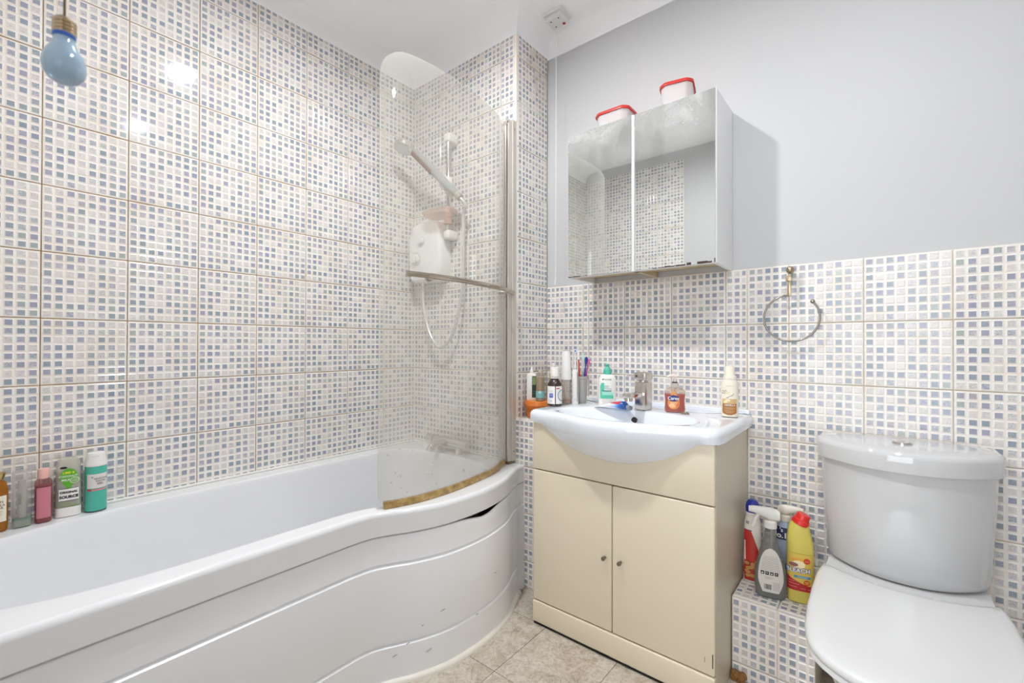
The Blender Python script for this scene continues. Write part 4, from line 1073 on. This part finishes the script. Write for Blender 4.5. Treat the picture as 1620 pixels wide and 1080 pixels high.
CUPX, CUPY = .976, -.142
t = bottle('toothbrush_beaker', 'grey plastic beaker holding toothbrushes on the basin', 'cup', CUPX, CUPY, ZD)
bm = new(); lathe(bm, [(.019, 0), (.0205, .002), (.0255, .100), (.0268, .101), (.0272, .112), (.0262, .1125), (.0250, .110), (.0238, .100), (.0190, .006)], 32); obj('cup', bm, P('beaker_grey', '#a5a19c', .4), t)
def brush(lab, dx, dy, lean, turn, ln, colh, colb, headcol):
    ct_, st_ = cos(turn), sin(turn)
    t = thing('toothbrush', lab, 'toothbrush', (CUPX + dx*ct_ - dy*st_, CUPY + dx*st_ + dy*ct_, ZD+.0075), turn, 'toothbrushes in the grey beaker')
    a = Vector((0, 0, 0)); d = Vector((sin(lean), 0, cos(lean)))
    bm = new(); tube(bm, [a + d*(ln*k) + Vector((0, -.002*sin(k*5), 0)) for k in (0, .2, .45, .6, .72, .85)], [.004, .0055, .0050, .0042, .0030, .0030], 10); obj('handle', bm, P('tb_'+colh, colh, .35), t)
    bm = new(); tube(bm, [a + d*(ln*k) for k in (.84, .87, .93, .98, 1.0)], [.003, .0062, .0070, .0060, .003], 10); obj('head', bm, P('tb_'+headcol, headcol, .35), t)
    bm = new(); s = Vector((0, -1, 0)); p0, p1 = a + d*ln*.87, a + d*ln*.985
    for k in range(4): cyl(bm, p0.lerp(p1, k/3) + s*.005, p0.lerp(p1, k/3) + s*.016, .0042, 8)
    obj('bristles', bm, P('tb_'+colb, colb, .7), t)
rzc = rz_to_cam(CUPX, CUPY)
brush('dark red toothbrush in the grey beaker, lowest on the left', -.002, -.002, -.15, rzc, .170, '#a3283f', '#e9e6e6', '#a3283f')
brush('white toothbrush with orange-red neck in the grey beaker', -.004, .009, -.05, rzc, .206, '#d8442e', '#f1efe9', '#efeae2')
brush('navy blue toothbrush in the grey beaker', .003, -.006, .09, rzc, .185, '#22358e', '#26398f', '#22358e')
brush('pink toothbrush in the grey beaker, rightmost', .003, .003, .15, rzc, .178, '#e05a9c', '#e87bb0', '#d8458c')
brush('pale green toothbrush at the back of the grey beaker', .004, .012, .01, rzc, .196, '#cfd8d2', '#bfe6cf', '#dfe7e0')

t = bottle('cleanser_bottle', 'white cleanser bottle with teal cap standing left of the tap', 'bottle', 1.098, -.150, ZD)
ct = [(0, .032, .018, 3), (.003, .0345, .020, 3), (.09, .0345, .020, 3), (.110, .0325, .019, 2.8), (.121, .026, .017, 2.5), (.126, .016, .014, 2)]
obj('bottle_body', body(ct, 44), P('bottle_white', '#eceae5', .3), t)
text('GARNIER', ct, .0068, .002, .105, P('print_charcoal', '#55524d', .6), t, bold=.01); pobj('brand_dot', ell(ct, -.0165, .1055, .0032, .0028), P('dot_dark_green', '#2c4a2b', .5), t)
f0 = lambda z: -.028 + .006*max(0, (z-.075)/.017)**2; f1 = lambda z: .0 if z > .062 else .024
pobj('teal_swirl', patch(ct, f0, lambda z: -.012 if z > .06 else .023, .030, .092, .0005, 16, 8), P('print_mint', '#58c2a4', .45), t)
pobj('teal_panel', patch(ct, -.021, .023, .044, .058, .0009), P('print_mint_pale', '#9fdcca', .45), t)
bars(ct, [(-.021, .023, .0605)], P('print_deep_teal', '#2d6f6c', .5), t, th=.003); pobj('round_mark', ell(ct, .0195, .0585, .0035, .0042, .0014), W_, t)
bars(ct, [(-.012, .006, .080), (-.012, .004, .075), (-.012, .016, .069)], P('print_mint_soft', '#b5cfc7', .5), t, th=.003)
obj('cap', cap_lathe([(.0155, .125), (.0165, .1255), (.0155, .140), (.012, .150), (.007, .155), (.007, .160)] + [(.0095, .162), (.0085, .166), (.003, .167)]), P('teal_cap', '#52b79e', .35), t)

t = thing('toothpaste_tube', 'crumpled toothpaste tube, white red and blue, lying in front of the teal-capped bottle', 'toothpaste', (1.163, -.208, ZD), R(-8))
bm = new()
secs = [(-.075, .0265, .0022), (-.066, .0265, .003), (-.04, .025, .008), (-.01, .0225, .012), (.02, .0205, .0145), (.040, .0185, .0155), (.048, .012, .012), (.051, .0095, .0095)]
loft(bm, [[(x, w_*cos(a), .0008 + h + h*sin(a)) for a in [2*PI*i/24 for i in range(24)]] for x, w_, h in secs])
def tube_mat():
    m = bpy.data.materials.new('toothpaste_print'); m.use_nodes = True; q = NT(m); b = m.node_tree.nodes['Principled BSDF']
    tc = q.n('ShaderNodeTexCoord'); sp = q.n('ShaderNodeSeparateXYZ'); q.l(tc.outputs['Object'], sp.inputs[0])
    f = q.math('MULTIPLY_ADD', sp.outputs[0], 14., .42, clamp=True)
    c = q.ramp(f, [(.2, '#ececec'), (.5, '#bcd2ee'), (.75, '#3f7fd0'), (.95, '#2450a0')])
    r = q.math('MULTIPLY', q.math('GREATER_THAN', sp.outputs[2], .021), q.math('LESS_THAN', q.math('ABSOLUTE', q.math('SUBTRACT', sp.outputs[0], .002)), .026))
    q.l(q.mix(r, c, '#cf2634'), b.inputs['Base Color']); b.inputs['Roughness'].default_value = .25
    return m
obj('tube_body', bm, tube_mat(), t, 60)
bm = new(); cyl(bm, (.050, 0, .0105), (.068, 0, .009), .0098, 18, .0075); obj('tube_cap', bm, P('cap_grey_blue', '#8b8f98', .4), t)
bm = new(); box(bm, -.084, -.074, -.027, .027, .0012, .0042, bev=.001); obj('crimp', bm, P('crimp_white', '#e3e1de', .4), t)

# ------------------------------------------------------------------ basin, right of the tap
t = bottle('soap_dispenser', 'red hand soap dispenser with clear shoulders right of the tap', 'soap dispenser', 1.366, -.150, ZD)
ct = [(0, .031, .019, 3.2), (.003, .0345, .0215, 3.2), (.012, .0355, .022, 3.2), (.04, .0335, .021, 3.2), (.068, .0360, .022, 3.2), (.076, .0355, .0215, 3.2), (.086, .026, .0175, 3), (.090, .016, .014, 2.2)]
obj('bottle_body', body(ct, 44), glassy('soap_clear', '#f3ece6', .10, '#e6ddd4', .03), t)
cl = [(.0025, .030, .0178, 3.2), (.005, .0335, .0203, 3.2), (.012, .0343, .0208, 3.2), (.04, .0323, .0198, 3.2), (.067, .0348, .0208, 3.2)]
obj('red_soap', body(cl, 44), P('red_soap', '#c8371c', .12, trans=.15), t)
pobj('drop_label', patch(ct, lambda z: -.004 - (.0205*math.sqrt(max(0, 1-((z-.036)/.0235)**2)) if z < .045 else .019*max(0, (.080-z)/.035)**.75), lambda z: -.004 + (.0205*math.sqrt(max(0, 1-((z-.036)/.0235)**2)) if z < .045 else .019*max(0, (.080-z)/.035)**.75), .0135, .0795, .0006, 24, 10), P('label_amber', '#d98b3f', .35), t)
pobj('fruit_print', ell(ct, -.008, .026, .012, .008, .001), P('fruit_peach', '#efb483', .4), t); pobj('fruit_print', ell(ct, .006, .030, .008, .007, .0012), P('fruit_orange', '#e0672a', .4), t)
pobj('navy_oval', ell(ct, -.0045, .052, .0185, .0115, .0014), P('navy_oval', '#262a72', .35), t)
text('Carex', ct, .0155, -.0045, .0515, W_, t, off=.002, bold=.02)
bars(ct, [(-.016, .008, .0365), (-.015, .007, .0315), (-.010, .004, .0265)], P('print_gold', '#f1d9a8', .5), t, off=.0018, th=.0018)
obj('collar', cap_lathe([(.0135, .089), (.0145, .090), (.0140, .1035), (.0125, .105), (.006, .105)]), glassy('collar_clear', '#efe9e4', .5, '#dcd6d0'), t)
obj('dark_ring', cap_lathe([(.0090, .105), (.0095, .1055), (.0095, .109), (.008, .1095)]), P('ring_navy', '#22243a', .4), t)
bm = new(); cyl(bm, (0, 0, .109), (0, 0, .128), .0042, 12); tube(bm, [(.006, 0, .129), (-.004, -.004, .131), (-.020, -.012, .130), (-.026, -.015, .126)], [.0055, .007, .005, .0035], 10); obj('pump', bm, P('pump_pink', '#efdcd2', .35), t)
bm = new(); cyl(bm, (0, 0, .01), (0, 0, .09), .0028, 8); obj('dip_tube', bm, P('dip_pale', '#f0d9cc', .4), t)

t = thing('plug_chain', 'small heap of metal plug chain beside the red soap dispenser', 'chain', (1.408, -.180, ZD), R(10))
bm = new(); random.seed(5)
for i in range(14):
    a = i*.9; r_ = .004 + .0012*i
    bmesh.ops.create_uvsphere(bm, u_segments=8, v_segments=6, radius=.0026, matrix=Matrix.Translation((.0 + r_*cos(a)*1.0, r_*sin(a)*.6, .0028 + .0015*(i % 3))))
obj('beads', bm, P('chain_metal', '#a39a84', .3, 1), t)
bm = new(); tube(bm, [(.010 + .008*cos(a), .006*sin(a), .0025) for a in [2*PI*i/16 for i in range(16)]], .0014, 8); obj('split_ring', bm, P('chain_metal', '#a39a84', .3, 1), t)

t = bottle('body_lotion_bottle', 'cream vanilla body lotion bottle on the right end of the basin', 'bottle', 1.546, -.135, ZD)
ct = [(0, .0235, .0165, 2.6), (.002, .0255, .0185, 2.6), (.05, .0275, .0190, 2.6), (.10, .0265, .0185, 2.6), (.118, .024, .0175, 2.4), (.126, .020, .0165, 2.2)]
obj('bottle_body', body(ct, 44), cream_pl, t)
obj('base_rim', body([(-.0004, .0238, .0168, 2.6), (.0022, .0258, .0187, 2.6)]), P('base_brown', '#6b5a4a', .5), t)
f = lambda s: (lambda z: -.001 + s*(.0215 if z > .018 else .0215*math.sqrt(max(0, 1-((.018-z)/.0105)**2))))
pobj('caramel_label', patch(ct, f(-1), f(1), .0078, .057, .0005, 14, 8), P('label_caramel', '#a5713c', .4), t)
pobj('label_fade', patch(ct, -.0222, .0205, .046, .062, .0008), P('label_sand', '#cfae7c', .4), t)
text('VANILLA', ct, .0082, 0, .041, W_, t, bold=.01, off=.0014); bars(ct, [(-.016, .016, .032), (-.015, .015, .028), (-.016, .016, .022), (-.012, .012, .017)], P('print_caramel', '#d9a878', .5), t, off=.0013, th=.0014)
bm = ell(ct, -.006, .057, .008, .0045, .0014); ell(ct, -.013, .052, .006, .004, .0014, bm); ell(ct, -.006, .083, .006, .0035, .0014, bm); pobj('vanilla_flower', bm, P('flower_cream', '#e9dca6', .4), t)
bm = new()
for (x0, z0, x1, z1) in ((-.022, .090, -.012, .082), (-.023, .082, -.013, .079), (-.010, .064, .006, .074), (.006, .072, .012, .080), (-.014, .091, -.009, .086)):
    d = Vector((x1-x0, z1-z0)).normalized()*.0009
    bm.faces.new([bm.verts.new(on(ct, x, z, .0012)) for x, z in ((x0-d.y, z0+d.x), (x0+d.y, z0-d.x), (x1+d.y*.4, z1-d.x*.4), (x1-d.y*.4, z1+d.x*.4))])
pobj('vanilla_pods', bm, P('pod_brown', '#4c3a2c', .5), t); bars(ct, [(-.012, .012, .105)], grey_m, t)
obj('cap', body([(.1255, .0195, .0160, 2.2), (.127, .0205, .0170, 2.2), (.137, .0200, .0168, 2.2), (.140, .0170, .0150, 2.1), (.163, .0155, .014, 2.1), (.170, .0125, .012, 2), (.1715, .006, .006, 2)]), cream_pl, t)

# ------------------------------------------------------------------ cleaning bottles on the low ledge
ZK = .2552
t = bottle('toilet_cleaner_bottle', 'white and red toilet cleaner bottle with blue cap, printed with almonds', 'bottle', 1.609, -.105, ZK, turn=R(-6))
ct = [(0, .025, .017, 2.6), (.003, .028, .020, 2.6), (.03, .029, .021, 2.6), (.08, .028, .020, 2.6), (.14, .026, .0185, 2.5), (.19, .0245, .018, 2.4), (.215, .020, .017, 2.2), (.228, .0175, .016, 2)]
obj('bottle_body', body(ct, 40), P('cleaner_white', '#e4dfd4', .3), t)
pobj('red_print', patch(ct, lambda z: -.0255 + .035*max(0, z-.12), lambda z: .027-.03*max(0, (z-.07)/.1)**1.3, .070, .172, .0005, 14, 10), P('print_scarlet', '#c3322a', .35), t)
pobj('white_swoosh', patch(ct, lambda z: -.023 + .00*z, lambda z: -.0195 + .02*max(0, .12-z), .072, .135, .0009, 10, 4), W_, t)
pobj('base_print', patch(ct, -.0275, .0275, .006, .070, .0005, 8, 10), P('print_crimson', '#a83024', .35), t)
bm = new(); random.seed(11)
for i in range(13): ell(ct, random.uniform(-.018, .016), random.uniform(.022, .072), .0075, .0055, .0009+.0003*(i % 4), bm)
pobj('almond_print', bm, P('almond_tan', '#c08a4a', .5), t)
bars(ct, [(-.018, -.008, .198), (-.018, -.009, .193), (-.017, .0, .170)], P('print_slate2', '#4b5a72', .5), t, th=.0028)
bm = cap_lathe([(.0175, .227), (.0205, .229), (.0212, .246), (.019, .258), (.013, .267), (.005, .270), (.001, .270)]); obj('cap', bm, P('cap_blue', '#1e2f9a', .2, coat=.4), t)
bm = cap_lathe([(.0180, .222), (.0208, .2235), (.0208, .229), (.0190, .230)]); obj('cap_band', bm, white_pl, t)

def trigger(t, z, m, s=1, hose=True):
    """spray head: collar, body, nozzle to the left, trigger below it"""
    bm = new(); lathe(bm, [(.0165*s, z), (.0185*s, z+.001), (.0180*s, z+.020*s), (.014*s, z+.024*s)], 28); obj('collar', bm, m, t)
    bm = new()
    z2 = z+.022*s
    secs = [(.026, .013, .004, .030), (.018, .014, .002, .036), (0, .014, 0, .040), (-.022, .0125, .010, .040), (-.045, .010, .018, .039), (-.058, .009, .019, .037), (-.060, .008, .020, .036)]
    loft(bm, [[(x*s, w_*s*cos(a), z2 + ((lo+hi)/2 + (hi-lo)/2*math.copysign(abs(sin(a))**.7, sin(a)))*s) for a in [2*PI*i/20 for i in range(20)]] for x, w_, lo, hi in secs])
    obj('spray_head', bm, m, t)
    bm = new(); tube(bm, catmull([(-.030*s, 0, z2+.018*s), (-.040*s, 0, z2+.002*s), (-.044*s, 0, z2-.016*s), (-.052*s, 0, z2-.030*s)], 4), [.006*s]*10+[.0055*s]*2+[.004*s], 10); obj('trigger', bm, m, t)
t = bottle('spray_cleaner', 'half-clear grey trigger spray bottle with a leaf-shaped white back label', 'spray bottle', 1.672, -.172, ZK, turn=R(3))
ct = [(0, .036, .019, 3), (.004, .040, .022, 3), (.04, .0445, .0235, 2.8), (.08, .0435, .023, 2.6), (.12, .036, .021, 2.4), (.155, .025, .0185, 2.2), (.185, .0175, .0155, 2), (.215, .0138, .0138, 2), (.222, .0128, .0128, 2)]
ct = [(z*.98, a, b, e) for z, a, b, e in ct]
obj('bottle_body', body(ct, 44), glassy('grey_plastic', '#dededa', .30, '#a9a9a3', .04), t)
obj('grey_liquid', body([(.005, .037, .0195, 3), (.04, .0418, .0212, 2.8), (.078, .0408, .0206, 2.6), (.118, .0335, .0188, 2.4)], 40), glassy('liquid_grey', '#c4c6c2', .6, '#9a9b95'), t)
bm = new(); tube(bm, [(.004, 0, .02), (.003, 0, .22)], .0028, 8); obj('dip_tube', bm, P('dip_clear', '#d6d3cd', .4), t)
fl = lambda s: (lambda z: s*(.0345*math.sqrt(max(0.0004, 1-((z-.060)/.094)**2)) if z > .060 else .0345 - .0125*((.060-z)/.040)**1.5))
pobj('back_label', patch(ct, fl(-1), fl(1), .020, .1535, .0006, 22, 12), P('label_back', '#d8d3cb', .5), t)
rw = [(-.020 + .002*abs(i-3) - (.002 if i < 4 else 0), .021, .128 - .0050*i) for i in range(10)]
rw = [(-min(.028, fl(1)(z)*.8), min(.026, fl(1)(z)*.75), z) for _, _, z in rw]
bars(ct, rw + [(-.018, .004, .066), (-.016, .002, .062)] + [(.006, .024, .052-.0045*i) for i in range(6)], P('print_grey', '#a49f98', .6), t, th=.0011)
bm = new()
for i in range(4): patch(ct, -.027+.0125*i, -.0175+.0125*i, .0735, .0835, .0011, 2, 4, bm)
pobj('hazard_symbols', bm, INK, t)
bm = new()
for i in range(4): patch(ct, -.0245+.0125*i, -.0205+.0125*i, .076+.002*(i % 2), .080, .0015, 2, 2, bm)
pobj('symbol_detail', bm, W_, t)
bm = new(); random.seed(2); x = -.018
while x < .002:
    wd = random.choice((.0006, .001, .0016)); patch(ct, x, x+wd, .029, .045, .0011, 1, 1, bm); x += wd + random.choice((.0006, .001))
pobj('barcode', bm, P('print_dim', '#4c4a48', .6), t)
trigger(t, .213, glassy('head_clear', '#f0eeea', .85, '#efece6', .08), 1.0)

t = bottle('spray_cleaner', 'white trigger spray with dark blue label half hidden behind the yellow bleach', 'spray bottle', 1.698, -.060, ZK, turn=R(170))
ct = [(0, .030, .020, 3), (.003, .033, .022, 3), (.12, .033, .022, 3), (.165, .028, .020, 2.6), (.195, .019, .017, 2.2), (.205, .0140, .0140, 2), (.212, .0130, .0130, 2)]
obj('bottle_body', body(ct, 40), P('bottle_iceblue', '#a9b6cc', .3), t)
# its front is turned to the room: lettering on the near face
t2 = ct
lab = patch(t2, -.026, .026, .150, .188, .0006, 8, 12)
lb = pobj('navy_label', lab, P('label_navy', '#1b2350', .4), t); lb.rotation_euler = (0, 0, R(-170)); 
for s, sz, cx, cz in (("'s", .017, -.012, .180), ('No.1', .0235, -.019, .163)):
    o = text(s, t2, sz, cx, cz, W_, t, bold=.03, off=.0016); o.rotation_euler = (0, 0, R(-170))
trigger(t, .207, P('head_ivory', '#e3ddcf', .35), .85)

t = bottle('bleach_bottle', 'yellow bleach bottle with red cap leaning by the toilet', 'bottle', 1.748, -.142, ZK, turn=R(4))
ct = [(0, .031, .020, 3, 0), (.004, .0345, .0235, 3, 0), (.09, .0355, .024, 3, 0), (.150, .0355, .024, 3, 0), (.175, .0350, .0238, 2.8, -.0005), (.192, .0335, .0232, 2.7, -.002), (.206, .0310, .0228, 2.5, -.003), (.222, .0280, .022, 2.3, -.003), (.236, .0248, .021, 2, -.002), (.243, .0215, .020, 2, -.001)]
bm = body(ct, 44); obj('bottle_body', bm, P('bleach_yellow', '#cfc05c', .3), t)
pobj('label', patch(ct, -.0345, .0345, .036, .150, .0005, 14, 14), P('label_yellow', '#d8bb55', .35), t)
bars(ct, [(-.034, .034, .1505)], P('seam_olive', '#a39436', .5), t, th=.001)
pobj('pale_splash', ell(ct, -.006, .118, .017, .012, .0009), P('splash_cream', '#efe2b8', .4), t); pobj('orange_splash', ell(ct, -.010, .131, .016, .006, .0008), P('splash_orange', '#e3a13f', .4), t); pobj('mauve_splash', ell(ct, -.019, .116, .012, .006, .0011), P('splash_mauve', '#8d5a5a', .4), t)
text('BLEACH', ct, .0172, -.0075, .100, P('print_navy', '#27427e', .4), t, bold=.10, off=.0012, slant=.03); text('BLEACH', ct, .0172, -.0075, .100, W_, t, bold=.025, off=.0020, slant=.03)
pobj('blue_lozenge', patch(ct, lambda z: -.018, lambda z: .025, .0775, .0845, .0010, 3, 8), P('print_sky', '#4a8fb0', .4), t); bars(ct, [(-.009, .017, .081)], P('print_ice', '#b9d8e2', .4), t, off=.0016, th=.0016)
pobj('red_roundel', ell(ct, .0155, .131, .0085, .0085, .0011), P('print_vermilion', '#cf3a22', .4), t); bars(ct, [(.010, .021, .132), (.010, .021, .129)], P('print_pink', '#e88a72', .4), t, off=.0017, th=.0014)
pobj('orange_roundel', ell(ct, .0155, .066, .0085, .0085, .0011), P('print_burnt', '#cc5520', .4), t); bars(ct, [(.010, .021, .068), (.012, .019, .064)], P('print_straw', '#e8c25a', .4), t, off=.0017, th=.002)
pobj('red_wave', patch(ct, -.0345, .0345, .038, .056, .0009, 6, 12), P('print_cherry', '#b3222b', .4), t)
bm = patch(ct, lambda z: -.0345, lambda z: -.0345 + .055*max(0, 1-(z-.056)/.026)**1.6, .056, .082, .0009, 8, 8); pobj('red_wave', bm, P('print_cherry', '#b3222b', .4), t)
bars(ct, [(-.034, -.016, .066), (-.034, -.004, .058), (-.034, -.010, .049), (-.002, .012, .047), (.018, .030, .046)], P('print_rose2', '#d98a80', .5), t, off=.0016, th=.0016)
cpo = obj('cap', cap_lathe([(.0225, -.004), (.0240, -.003), (.0228, .010), (.0195, .0125), (.0182, .027), (.0170, .029), (.001, .0295)], 20), P('cap_red', '#d62a22', .3), t)
cpo.location = (0, 0, .2385); cpo.rotation_euler = (0, R(22), 0)

# clump of peeling brown sealant at the foot of the ledge
bm = new(); random.seed(9)
for i in range(9): bmesh.ops.create_icosphere(bm, subdivisions=2, radius=random.uniform(.008, .016), matrix=Matrix.Translation((1.590 + random.uniform(-.008, .028), -.252 + random.uniform(-.004, .004), random.uniform(.006, .022 - .0))))
for v in bm.verts: v.co += Vector((random.uniform(-1, 1), random.uniform(-1, 1), random.uniform(-1, 1)))*.002; v.co.z = max(v.co.z, .0005)
struct(obj('trim_4', bm, P('rotten_sealant', '#8a6233', .8, bump=(120, 1.)), smooth=0))
